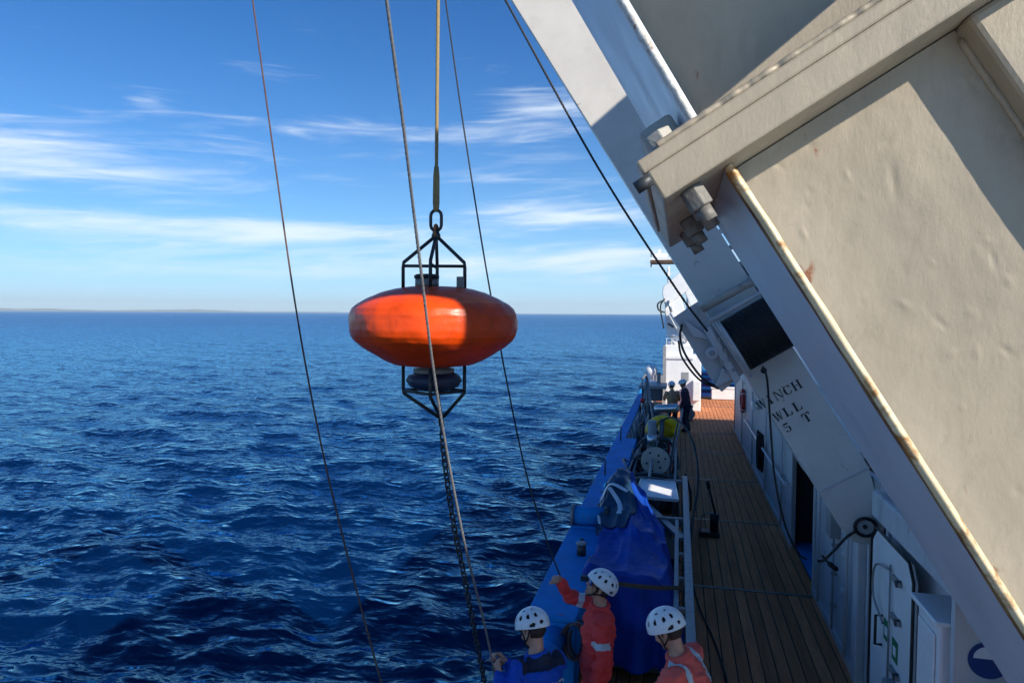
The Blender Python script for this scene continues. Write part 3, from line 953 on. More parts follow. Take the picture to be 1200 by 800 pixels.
# weld beads in the two inside corners
for n_, sg in ((0.2765, 1), (0.8135, -1)):
    MB().tube([L(-3.0 + 3.2 * i / 160, n_ + sg * 0.003 * mnoise.noise(Vector((i * 0.7, n_, 0))), 1.697) for i in range(161)],
              [0.0085 + 0.002 * mnoise.noise(Vector((i * 0.9, 4, n_))) for i in range(161)], 6).build('weld_bead', grey_paint, ga)
# bolted end plates
MB().lbox(SJ, SJ + 0.071, 0.10, 1.16, 1.52, 2.62).build('end_plate', grey_paint, ga, bevel=0.006)
MB().lbox(SJ + 0.0715, SJ + 0.105, 0.092, 1.16, 1.528, 2.62).build('end_plate', grey_paint, ga, bevel=0.006)
MB().tube([L(SJ + 0.112, 0.15 + 1.0 * i / 420, 1.545 + 0.006 * mnoise.noise(Vector((i * 0.07, 7, 0)))) for i in range(421)],
          [0.0085 + 0.002 * mnoise.noise(Vector((i * 0.11, 0, 3))) for i in range(421)], 8).build('weld_bead', grey_paint, ga)
nd = (L(0, 1, 0) - L(0, 0, 0)).normalized()
ud = (L(1, 0, 0) - L(0, 0, 0)).normalized()
for n_, y in ((0.165, 1.585), (0.185, 1.80), (0.165, 2.08), (0.165, 2.38)):
    bt_ = MB().cyl(L(SJ - 0.052, n_, y), L(SJ - 0.001, n_, y), 0.029, n=6, smooth=False).build('nut', nut_m, ga, bevel=0.004)
    MB().cyl(L(SJ - 0.085, n_, y), L(SJ - 0.0525, n_, y), 0.019, n=12).build('bolt_end', nut_m, bt_)
    hd = MB().cyl(L(SJ + 0.106, n_, y), L(SJ + 0.145, n_, y), 0.034, n=6, smooth=False).build('bolt_head', grey_rust, ga, bevel=0.004)
MB().cyl(L(SJ + 0.05, 0.062, 1.50), L(SJ + 0.05, 0.099, 1.50), 0.014, n=8).build('stud', dark_steel, ga)
MB().lbox(SJ + 0.106, SJ + 0.19, 0.14, 0.225, 1.66, 2.5).build('lug', grey_rust, ga, bevel=0.01)
# upper segment
S1 = 5.2


def upseg(n0a, n1a, n0b, n1b, y0, y1):
    s0 = SJ + 0.107
    return MB().hexa([L(s0, n0a, y0), L(s0, n1a, y0), L(s0, n1a, y1), L(s0, n0a, y1), L(S1, n0b, y0), L(S1, n1b, y0), L(S1, n1b, y1), L(S1, n0b, y1)])


upseg(0.235, 0.262, 0.40, 0.427, YN + 0.004, 2.52).build('outer_flange', skyfill_flange_paint, ga, bevel=0.004)
MB().tube([L(SJ + 0.11 + (S1 - SJ - 0.11) * i / 260, 0.2485 + 0.165 * i / 260 + 0.0035 * mnoise.noise(Vector((i * 0.5, 1, 8))), YN - 0.001) for i in range(261)],
          [0.0095 + 0.003 * mnoise.noise(Vector((i * 0.8, 3, 1))) for i in range(261)], 8).build('weld_bead', bead_m, ga)
upseg(0.263, 0.96, 0.428, 0.80, 1.705, 1.73).build('web_plate', grey_paint, ga)
upseg(0.961, 1.05, 0.801, 0.88, YN, 2.33).build('inner_flange', grey_paint, ga, bevel=0.01)
MB().lbox(0.475, S1, 1.0, 1.04, 1.28, YN - 0.002).build('shade_plate', grey_paint, ga, bevel=0.006)  # out-of-view plate added to throw shadow on the upper web
# far leg: plate girder with rounded foot
YF = 7.5
pts = []
pin_s, pin_n = toSN(Vector((1.86, YF, 1.87)))
for t in np.linspace(-math.pi * 0.95, -math.pi * 0.05, 14):
    pts.append(L(pin_s + 0.20 * math.sin(t), pin_n + 0.20 * math.cos(t) * -1, YF))
pts = [L(pin_s + 0.02 - 0.21 * math.sin(math.pi * k / 12), pin_n - 0.205 * math.cos(math.pi * k / 12), YF) for k in range(13)]
pts += [L(-2.28, 0.80, YF), L(5.2, 0.80, YF), L(5.2, 0.252, YF), L(-2.28, 0.252, YF)]
MB().prism(pts, (0, 0.06, 0)).build('leg_plate', leg_paint, ga, bevel=0.006)
MB().lbox(-2.2, 5.2, 0.262, 0.29, YF + 0.062, 8.2).build('outer_flange', grey_smooth, ga)
MB().lbox(-2.2, 5.2, 0.765, 0.795, YF + 0.062, 8.2).build('inner_flange', grey_smooth, ga)
MB().lbox(-2.2, 5.2, 0.262, 0.795, 8.202, 8.26).build('back_plate', grey_smooth, ga)
MB().lbox(-2.31, -2.285, 0.249, 0.803, YF - 0.008, YF - 0.001).build('weld_seam', grey_smooth, ga, bevel=0.003)
# inboard side rail with rungs along the far leg
MB().lbox(-0.75, 5.0, 0.90, 0.94, YF + 0.02, YF + 0.14).build('side_rail', grey_smooth, ga)
for k in range(28):
    s = -0.7 + 0.2 * k
    MB().lbox(s, s + 0.05, 0.803, 0.899, YF + 0.04, YF + 0.12).build('rung', grey_rust if k % 3 else white_paint, ga)
MB().lbox(-0.75, 0.12, 0.803, 0.899, YF + 0.16, YF + 0.18).build('rung_backing', grey_dk, ga)
# pin and its lanyard ring
MB().cyl(Vector((1.86, YF - 0.03, 1.87)), Vector((1.86, YF - 0.001, 1.87)), 0.085, n=28).build('pin_boss', grey_smooth, ga)
MB().cyl(Vector((1.86, YF - 0.05, 1.87)), Vector((1.86, YF - 0.031, 1.87)), 0.022, n=12).build('pin', dark_steel, ga)
# foot brackets under both legs
for y0, y1 in ((1.50, 1.56), (2.35, 2.41)):
    MB().prism([(1.60, y0, 0.06), (2.3, y0, 0.06), (2.2, y0, 2.0), (2.0, y0, 2.1), (1.75, y0, 2.08), (1.62, y0, 1.9)], (0, y1 - y0, 0)).build('foot_bracket', grey_smooth, ga)
MB().box((1.80, 7.70, 1.70), (XW - 0.003, 8.1, 2.04)).build('foot_bracket', grey_dk, ga)
MB().cyl(Vector((1.86, 1.45, 1.87)), Vector((1.86, 2.48, 1.87)), 0.06, n=20).build('pin', dark_steel, ga)
# head beam across the tops of the legs
MB().lbox(5.205, 5.85, 0.25, 0.9, 1.4, 8.5).build('head_beam', grey_paint, ga, bevel=0.02)
for y in (4.75, 6.4, 7.0):
    hbk = MB().lbox(5.0, 5.2, 0.45, 0.65, y - 0.06, y + 0.06).build('sheave_block', grey_rust, ga)

# stencilled lettering on the far leg: strokes cut with stencil gaps
LET = {
    'W': [[(0, 1), (.22, 1), (.37, 0), (.25, 0)], [(.40, .05), (.53, .62), (.48, .80), (.37, .25)], [(.44, 1), (.64, 1), (.79, 0), (.67, 0)], [(.82, .05), (1, 1), (.91, 1), (.79, .28)]],
    'I': [[(.28, 0), (.72, 0), (.72, .08), (.62, .08), (.62, .47), (.38, .47), (.38, .08), (.28, .08)], [(.38, .53), (.62, .53), (.62, .92), (.72, .92), (.72, 1), (.28, 1), (.28, .92), (.38, .92)]],
    'N': [[(0, 0), (.22, 0), (.22, .08), (.15, .08), (.15, .80), (.05, .92), (.05, .08), (0, .08)], [(.02, 1), (.26, 1), (.80, .18), (.80, 0), (.74, 0), (.18, .88)], [(.76, 1), (1, 1), (1, .92), (.93, .92), (.93, .10), (.84, .22), (.84, .92), (.76, .92)]],
    'C': [[(.44, 1), (.2, .92), (.05, .7), (.02, .5), (.05, .3), (.2, .08), (.44, 0), (.44, .08), (.32, .16), (.28, .35), (.27, .5), (.28, .65), (.32, .84), (.44, .92)], [(.52, 1), (.72, .94), (.86, 1), (.88, .66), (.82, .66), (.72, .84), (.52, .92)], [(.52, 0), (.72, .04), (.90, .22), (.90, .30), (.82, .30), (.70, .14), (.52, .08)]],
    'H': [[(0, 0), (.36, 0), (.36, .08), (.29, .08), (.29, .92), (.36, .92), (.36, 1), (0, 1), (0, .92), (.07, .92), (.07, .08), (0, .08)], [(.64, 0), (1, 0), (1, .08), (.93, .08), (.93, .92), (1, .92), (1, 1), (.64, 1), (.64, .92), (.71, .92), (.71, .08), (.64, .08)], [(.34, .46), (.66, .46), (.66, .54), (.34, .54)]],
    'L': [[(.05, .08), (.05, 0), (.45, 0), (.45, .08), (.37, .08), (.37, .92), (.45, .92), (.45, 1), (.05, 1), (.05, .92), (.13, .92), (.13, .08)], [(.51, 0), (.90, 0), (.92, .36), (.86, .36), (.76, .10), (.51, .08)]],
    '5': [[(.22, 1), (.78, 1), (.74, .84), (.28, .84)], [(.2, .95), (.26, .95), (.26, .56), (.18, .50)], [(.30, .60), (.5, .66), (.5, .56), (.34, .52)], [(.56, .66), (.78, .54), (.85, .34), (.76, .10), (.56, 0), (.56, .08), (.63, .2), (.64, .36), (.62, .5), (.56, .57)], [(.5, 0), (.22, .06), (.14, .22), (.3, .26), (.36, .12), (.5, .08)]],
    'T': [[(.3, 0), (.7, 0), (.7, .08), (.62, .08), (.62, .84), (.38, .84), (.38, .08), (.3, .08)], [(.02, 1), (.46, 1), (.46, .91), (.16, .88), (.09, .68), (.02, .68)], [(.54, 1), (.98, 1), (.98, .68), (.91, .68), (.84, .88), (.54, .91)]],
}


def lettering(txt, s_base, n_start, hgt, wid, adv, ys):
    n_ = n_start
    for ch in txt:
        if ch != ' ':
            b_ = MB()
            for poly in LET[ch]:
                b_.prism([L(s_base + q * hgt, n_ + p * wid, ys) for p, q in poly], (0, -0.0015, 0))
            b_.build('letter', letter_m, ga)
        n_ += adv


for txt, c_px in (('WINCH', (913, 462)), ('WLL', (924, 481)), ('5 T', (935, 494))):
    s_, n_ = toSN(atY(*c_px, YF))
    adv = 0.100 if txt == 'WINCH' else 0.108
    lettering(txt, s_ - 0.05, n_ - adv * len(txt) / 2, 0.098, 0.088, adv, YF - 0.001)

# ------------------------------------------------------------------ winch on the far leg
wi = thing('gantry_winch', L(-0.5, 0.3, 7.2), 'dark winch drum in a grey bracket frame mounted on the far gantry leg', 'winch')


def LP(px, py, y):
    return toSN(atY(px, py, y))


sc0, nc0 = LP(886, 391, 7.2)
DR = 0.27
MB().cyl(L(sc0, nc0 - 0.24, 7.17), L(sc0, nc0 + 0.30, 7.17), DR, n=40).build('drum', black, wi)
for k in range(26):
    n_ = nc0 - 0.228 + 0.0205 * k
    MB().tube([L(sc0 + (DR + 0.004) * math.cos(t), n_, 7.17 + (DR + 0.004) * math.sin(t)) for t in np.linspace(0, 2 * math.pi, 33)[:-1]], 0.0108, 6, closed=True).build('rope_turn', black, wi)
MB().cyl(L(sc0, nc0 - 0.275, 7.17), L(sc0, nc0 - 0.243, 7.17), DR + 0.07, n=40).build('drum_flange', grey_smooth, wi, bevel=0.006)
MB().cyl(L(sc0, nc0 + 0.305, 7.17), L(sc0, nc0 + 0.335, 7.17), DR + 0.07, n=40).build('drum_flange', grey_smooth, wi, bevel=0.006)
# frame strip facing the viewer beside the drum
def quad_plate(px, y, th, name, m_, par, bevel=0.004):
    return MB().prism([atY(a, b, y) for a, b in px][::-1], (0, th, 0)).build(name, m_, par, bevel=bevel)


quad_plate([(789, 372), (818, 353), (872, 437), (846, 459), (838, 452)], 7.12, 0.05, 'bracket_plate', grey_smooth, wi)
quad_plate([(824, 386), (832, 382), (868, 444), (862, 451)], 6.95, 0.10, 'frame_bar', grey_smooth, wi)
MB().prism([atY(800, 373, 7.115), atY(836, 398, 7.115), atY(812, 394, 7.115)], (0, -0.10, 0)).build('gusset', grey_smooth, wi, bevel=0.003)
MB().prism([atY(838, 452, 7.115), atY(864, 440, 7.115), atY(846, 430, 7.115)], (0, -0.12, 0)).build('gusset', grey_smooth, wi, bevel=0.003)
c = atY(834, 413, 7.02)
MB().cyl(c, c + Vector((0, -0.10, 0)), 0.060, n=24).build('motor', grey_smooth, wi, bevel=0.006)
MB().cyl(c + Vector((0, -0.101, 0)), c + Vector((0, -0.14, 0)), 0.028, n=14).build('motor_cap', grey_case, wi)
for px in ((842, 398), (849, 410), (855, 421), (860, 433), (846, 424), (852, 436)):
    c = atY(*px, 6.948)
    MB().cyl(c, c + Vector((0, -0.03, 0)), 0.020, n=6, smooth=False).build('bolt', galv, wi)
MB().tube([atY(822, 362, 6.98), atY(888, 326, 6.98)], 0.042, 16).build('guide_roller', grey_rust, wi)
MB().tube([atY(831, 377, 6.98), atY(894, 341, 6.98)], 0.022, 12).build('guide_bar', grey_smooth, wi)
for px in ((822, 362), (888, 326)):
    c = atY(*px, 6.98)
    MB().obox(c + Vector((0, 0.26, 0)), nd, Vector((0, 1, 0)), ud, 0.02, 0.25, 0.06).build('roller_arm', grey_smooth, wi)
MB().tube(spline([atY(838, 452, 7.0), atY(822, 442, 6.9), atY(803, 415, 6.9), atY(797, 395, 7.05), atY(799, 380, 7.1)], 10), 0.012, 8).build('hydraulic_hose', rubber, wi)
MB().tube(spline([atY(842, 455, 7.0), atY(820, 445, 6.95), atY(800, 420, 6.92), atY(795, 400, 7.08)], 10), 0.010, 8).build('hydraulic_hose', rubber, wi)

gr = thing('pin_lanyard', Vector((1.86, YF - 0.06, 1.87)), 'black rope ring with a hooked tail hung on the gantry foot pin', 'lanyard')
c = Vector((1.86, YF - 0.055, 1.87))
MB().tube([c + Vector((0.098 * math.cos(t), 0, 0.090 * math.sin(t))) for t in np.linspace(0, 2 * math.pi, 33)[:-1]], 0.017, 8, closed=True).build('ring', rubber, gr)
MB().tube(spline([atY(1003, 622, YF - 0.05), atY(992, 629, YF - 0.07), atY(978, 644, YF - 0.1), atY(965, 656, YF - 0.1), atY(958, 657, YF - 0.1)], 8), 0.014, 8).build('tail', rubber, gr)
MB().tube(spline([atY(963, 650, YF - 0.1), atY(972, 660, YF - 0.1), atY(982, 668, YF - 0.1)], 6), [0.012] * 6 + [0.026] * 6 + [0.008], 8).build('hook', rubber, gr)
lp = thing('hanging_line', atY(893, 430, 7.3), 'black line hanging from the winch down past the doorway', 'line')
MB().tube(spline([atY(894, 430, 7.0), atY(899, 445, 7.35), atY(903, 500, 7.4), atY(908, 560, 7.42), atY(921, 618, 7.45), atY(936, 648, 7.48), atY(945, 655, 7.5)], 10), 0.011, 8).build('line', rubber, lp)
MB().ball(atY(895, 434, 7.02), 0.03).build('knot', rubber, lp)

# ------------------------------------------------------------------ buoy
YB = 4.9
bc = atY(508.5, 380, YB)
K = 1.0 / 800 * ((bc - EYE).dot(fwd))        # metres per pixel there
RB = 97.5 * K
bu = thing('orange_buoy', bc - Vector((0, 0, 52 * K)), 'weathered orange disc buoy with dark lifting cages hanging over the sea', 'buoy')
prof = [(0.02, 44), (30, 43.6), (45, 41.2), (60, 37), (76, 30.2), (87, 24), (93.5, 18.5), (96.8, 11.5), (97.5, 4), (97.5, -6), (96.2, -12.5), (92.5, -18.5), (83.5, -26), (70, -34.5), (56.5, -42), (46, -46.5), (30, -48.5), (0.02, -48.5)]
pr2 = [(a * K, b * K) for a, b in prof]
fine = []
for (a, b), (c, d) in zip(pr2[:-1], pr2[1:]):
    for t in np.linspace(0, 1, 5)[:-1]:
        fine.append((a + (c - a) * t, b + (d - b) * t))
fine.append(pr2[-1])
bo = MB().lathe(fine[::-1], bc, n=144)
nv = []
for p in bo.v:
    v = Vector(p)
    d = v - bc
    h = 0.010 * mnoise.noise(v * 4.2) + 0.005 * mnoise.noise(v * 11) + 0.0025 * mnoise.noise(v * 30)
    q = abs((math.atan2(d.y, d.x) + math.pi) % (math.pi / 3) - math.pi / 6)
    nv.append(v + Vector((d.x, d.y, 0)).normalized() * h if d.xy.length > 0.05 else v)
bo.v = [tuple(p) for p in nv]
bo.build('float_body', buoy_m, bu)


def pb(dx, dz, dy=0.0):
    return bc + Vector((dx * K, dy * K, dz * K))


TR = 0.0135
apex = pb(2.5, 103)
rot0 = R(14)
feet = []
for k in range(4):
    a = rot0 + k * math.pi / 2
    feet.append((36 * math.cos(a), 36 * math.sin(a)))
for fx_, fy_ in feet:
    MB().tube([pb(fx_, 38, fy_), pb(fx_, 66, fy_), pb(fx_ * 0.985 + 0.04, 72, fy_ * 0.985), pb(2.5 + fx_ * 0.07, 101, fy_ * 0.07)], TR, 10).build('cage_leg', buoy_cage, bu)
for a_, b_ in ((0, 2), (1, 3)):
    MB().tube([pb(feet[a_][0], 68, feet[a_][1]), pb(feet[b_][0], 68, feet[b_][1])], 0.012, 8).build('cage_bar', buoy_cage, bu)
MB().lathe([(0.03, -0.03), (0.035, 0.0), (0.022, 0.035)], apex, n=14).build('apex_boss', buoy_cage, bu)
MB().lathe([(13.5 * K, 43.2 * K), (13.5 * K, 53 * K), (11 * K, 53.4 * K)], bc + Vector((-9 * K, 0, 0)), n=32).build('hatch', hatch_m, bu, weld=False)
MB().lathe([(14.5 * K, 53.6 * K), (14.8 * K, 57 * K), (12 * K, 58.5 * K)], bc + Vector((-9 * K, 0, 0)), n=32).build('hatch_lid', rubber, bu)
MB().obox(pb(35, 48, -8), Vector((1, 0, 0)), Vector((0, 1, 0)), Vector((0, 0, 1)), 4 * K, 3 * K, 7 * K).build('shackle_plate', hatch_m, bu, bevel=0.006)
MB().lathe([(12, -52), (14, -54), (14, -58), (20, -59), (30, -61), (30, -63)], bc, n=32, axis=(0, 0, 1)).build('neck', hatch_m, bu) if False else None
MB().lathe([(v * K, h * K) for v, h in ((16, -57), (24, -56.5), (24, -52), (14, -50), (14, -47))], bc, n=32).build('lower_neck', hatch_m, bu)
wr = MB().lathe([(v * K, h * K) for v, h in ((3, -78), (18, -77), (28, -73), (33, -66), (31, -60), (22, -57.5), (5, -57))], bc, n=48)
wr.v = [tuple(Vector(p) + Vector((1, 0.4, 0.5)) * 0.025 * mnoise.noise(Vector(p) * 9)) for p in wr.v]
wr.build('wrapped_instrument', wrap_m, bu)
bot = pb(9, -111)
for fx_, fy_ in feet:
    MB().tube([pb(fx_, -43, fy_), pb(fx_, -76, fy_), pb(fx_ * 0.98, -81, fy_ * 0.98), pb(9 + fx_ * 0.06, -109, fy_ * 0.06)], TR, 10).build('cage_leg', buoy_cage, bu)
for a_, b_ in ((0, 1), (1, 2), (2, 3), (3, 0)):
    MB().tube([pb(feet[a_][0], -78, feet[a_][1]), pb(feet[b_][0], -78, feet[b_][1])], 0.012, 8).build('cage_bar', buoy_cage, bu)
for k in range(4):
    MB().cyl(pb(feet[k][0], 33, feet[k][1]), pb(feet[k][0], 40.5, feet[k][1]), 0.034, n=16).build('foot_pad', buoy_cage, bu)


def link_mesh(ln, wd, r, n=8):
    pts = []
    h = ln / 2 - wd / 2
    for t in np.linspace(-math.pi / 2, math.pi / 2, 7):
        pts.append(Vector((wd / 2 * math.sin(t), 0, h + wd / 2 * math.cos(t))))
    for t in np.linspace(math.pi / 2, math.pi * 1.5, 7):
        pts.append(Vector((wd / 2 * math.sin(t), 0, -h + wd / 2 * math.cos(t))))
    return MB().tube(pts, r, n, closed=True)


def chain(name, pts, ln, wd, r, m_, label, cat):
    path = spline(pts, 24)
    t_ = thing(name, path[0], label, cat)
    step = ln - 2 * r * 1.25
    acc, out, prev = 0.0, [path[0]], path[0]
    for p in path[1:]:
        d = (p - prev).length
        while acc + d >= step:
            q = prev + (p - prev) * ((step - acc) / d)
            out.append(q)
            prev, d, acc = q, (p - q).length, 0.0
        acc += d
        prev = p
    src = None
    for i in range(len(out) - 1):
        c = (out[i] + out[i + 1]) / 2
        d = (out[i + 1] - out[i]).normalized()
        q = d.to_track_quat('Z', 'Y').to_matrix() @ Matrix.Rotation(math.pi / 2 * (i % 2) + random.uniform(-.25, .25), 3, 'Z')
        if src is None:
            o = link_mesh(ln, wd, r).build('chain_link', m_, base=(0, 0, 0))
            src = o
        else:
            o = bpy.data.objects.new('chain_link', src.data)
            COL.objects.link(o)
        o.parent = t_
        o.location = c - path[0]
        o.rotation_euler = q.to_euler()
    return t_


chain('mooring_chain', [bot, atY(521, 540, YB + 0.05), atY(531, 610, YB + 0.15), atY(543, 670, YB + 0.3), atY(553, 722, YB + 0.5), atY(553, 722, YB + 0.5) + (atY(553, 722, YB + 0.5) - atY(543, 670, YB + 0.3)) * 4.0, atY(553, 722, YB + 0.5) + (atY(553, 722, YB + 0.5) - atY(543, 670, YB + 0.3)) * 12.0],
      0.074, 0.038, 0.0074, dark_steel, 'dark steel mooring chain hanging below the orange buoy', 'chain')

# ------------------------------------------------------------------ ropes from the gantry head
hook = thing('lifting_rope', apex, 'tan fibre lifting rope with a steel link above the buoy', 'rope')
top = atY(513.5, 0, YB)
up_end = top + (top - atY(511, 160, YB)) * 1.35
r1 = apex + Vector((0, 0, 0.065))
q = link_mesh(0.155, 0.085, 0.0125, 10)
q.v = [tuple(Vector(p) + r1 + Vector((0, 0, 0.05))) for p in q.v]
q.build('steel_link', dark_steel, hook)
r2 = link_mesh(0.10, 0.055, 0.012, 10)
r2.v = [tuple(Matrix.Rotation(math.pi / 2, 3, 'Z') @ Vector(p) + apex + Vector((0, 0, 0.03))) for p in r2.v]
r2.build('shackle', rusty, hook)
eye_b = r1 + Vector((0, 0, 0.115))
spl = atY(511.5, 195, YB)
MB().tube([eye_b, eye_b + (spl - eye_b) * 0.2, eye_b + (spl - eye_b) * 0.8, spl], [0.02, 0.026, 0.024, 0.017], 12).build('eye_splice', rope_y, hook)


def laid_rope(path, r, name, m_, par, strands=3, pitch=0.09, n=6):
    """A twisted rope: strands wound round a centre line"""
    P = [Vector(p) for p in path]
    dense = [P[0]]
    for a, b in zip(P[:-1], P[1:]):
        k = max(1, int((b - a).length / (pitch / 5)))
        dense += [a + (b - a) * (i / k) for i in range(1, k + 1)]
    b_ = MB()
    for sidx in range(strands):
        acc = 0
        pts = []
        prev = dense[0]
        for i, p in enumerate(dense):
            acc += (p - prev).length
            prev = p
            d = (dense[min(i + 1, len(dense) - 1)] - dense[max(i - 1, 0)]).normalized()
            e = d.cross(Vector((0.3, 0.9, 0.1))).normalized()
            f = d.cross(e)
            t = acc / pitch * 2 * math.pi + sidx * 2 * math.pi / strands
            pts.append(p + (e * math.cos(t) + f * math.sin(t)) * r * 0.5)
        b_.tube(pts, r * 0.56, n)
    return b_.build(name, m_, par)


laid_rope([spl, atY(512.5, 90, YB), top, up_end], 0.0145, 'rope', rope_y, hook)


def line(name, pts, r, m_, label, cat='rope', k=14, ext=None):
    P = [atY(*p) for p in pts]
    if ext:
        P.insert(0, P[0] + (P[0] - P[1]).normalized() * ext)
    t_ = thing(name, P[-1], label, cat)
    laid_rope(spline(P, k), r, 'rope', m_, t_, pitch=r * 9)
    return t_


line('tag_line', [(296, 0, 4.0), (318, 160, 3.9), (345, 350, 3.75), (372, 500, 3.6), (402, 630, 3.45), (447, 800, 3.25), (480, 915, 3.1)], 0.0060, rope_b,
     'thin brown tag line leading down at the far left of the buoy', ext=2.2)
HB = atY(577, 776, 4.78)
line('guide_rope', [(453, 0, 3.1), (473, 150, 3.35), (490, 290, 3.65), (512, 460, 4.0), (541, 620, 4.35), (565, 720, 4.62), (577, 776, 4.78), (586, 830, 4.9)], 0.0098, rope_g,
     'grey guide rope passing in front of the buoy to the worker in blue', ext=2.6)
line('hand_line', [(522, 0, 6.5), (545, 160, 6.4), (575, 345, 6.3), (612, 535, 6.2), (640, 630, 6.12), (657, 676, 6.05)], 0.0085, rope_k,
     'dark line behind the buoy held by the worker in red', ext=2.4)
line('winch_rope', [(592, 0, 6.7), (700, 195, 6.8), (790, 335, 6.9), (829, 388, 6.95)], 0.0125, rope_k,
     'black winch rope running from the gantry head to the drum', ext=1.6)


# ------------------------------------------------------------------ people
def remeshed(mb, voxel, smooth=4):
    me = bpy.data.meshes.new('tmp')
    me.from_pydata(mb.v, [], mb.f)
    o = bpy.data.objects.new('tmp', me)
    COL.objects.link(o)
    r = o.modifiers.new('r', 'REMESH')
    r.mode = 'VOXEL'
    r.voxel_size = voxel
    if smooth:
        sm = o.modifiers.new('s', 'SMOOTH')
        sm.factor = 0.5
        sm.iterations = smooth
    dg = bpy.context.evaluated_depsgraph_get()
    ev = o.evaluated_get(dg)
    out = bpy.data.meshes.new_from_object(ev)
    bpy.data.objects.remove(o)
    bpy.data.meshes.remove(me)
    out.polygons.foreach_set('use_smooth', [True] * len(out.polygons))
    return out


def capsule(mb, p0, p1, r0, r1, n=14):
    p0, p1 = Vector(p0), Vector(p1)
    mb.ball(p0, r0, n, 8)
    mb.ball(p1, r1, n, 8)
    if (p1 - p0).length > 1e-4:
        mb.cyl(p0, p1, r0, r1, n)


def loft(mb, rings, n=20):
    """rings: (centre, ax, ay, rx, ry)"""
    vs_ = []
    for c, ax, ay, rx, ry in rings:
        vs_ += [c + ax * (rx * math.cos(2 * math.pi * j / n)) + ay * (ry * math.sin(2 * math.pi * j / n)) for j in range(n)]
    k = len(rings)
    fs_ = [(i * n + j, i * n + (j + 1) % n, (i + 1) * n + (j + 1) % n, (i + 1) * n + j) for i in range(k - 1) for j in range(n)]
    fs_ += [tuple(range(n))[::-1], tuple((k - 1) * n + j for j in range(n))]
    mb.add(vs_, fs_, True)


def ik(S, W_, l1, l2, hint):
    d = W_ - S
    D = min(d.length, (l1 + l2) * 0.995)
    dn = d.normalized()
    a = (l1 * l1 - l2 * l2 + D * D) / (2 * D)
    h = math.sqrt(max(0.0, l1 * l1 - a * a))
    hv = (hint - dn * hint.dot(dn)).normalized()
    return S + dn * a + hv * h, S + dn * D


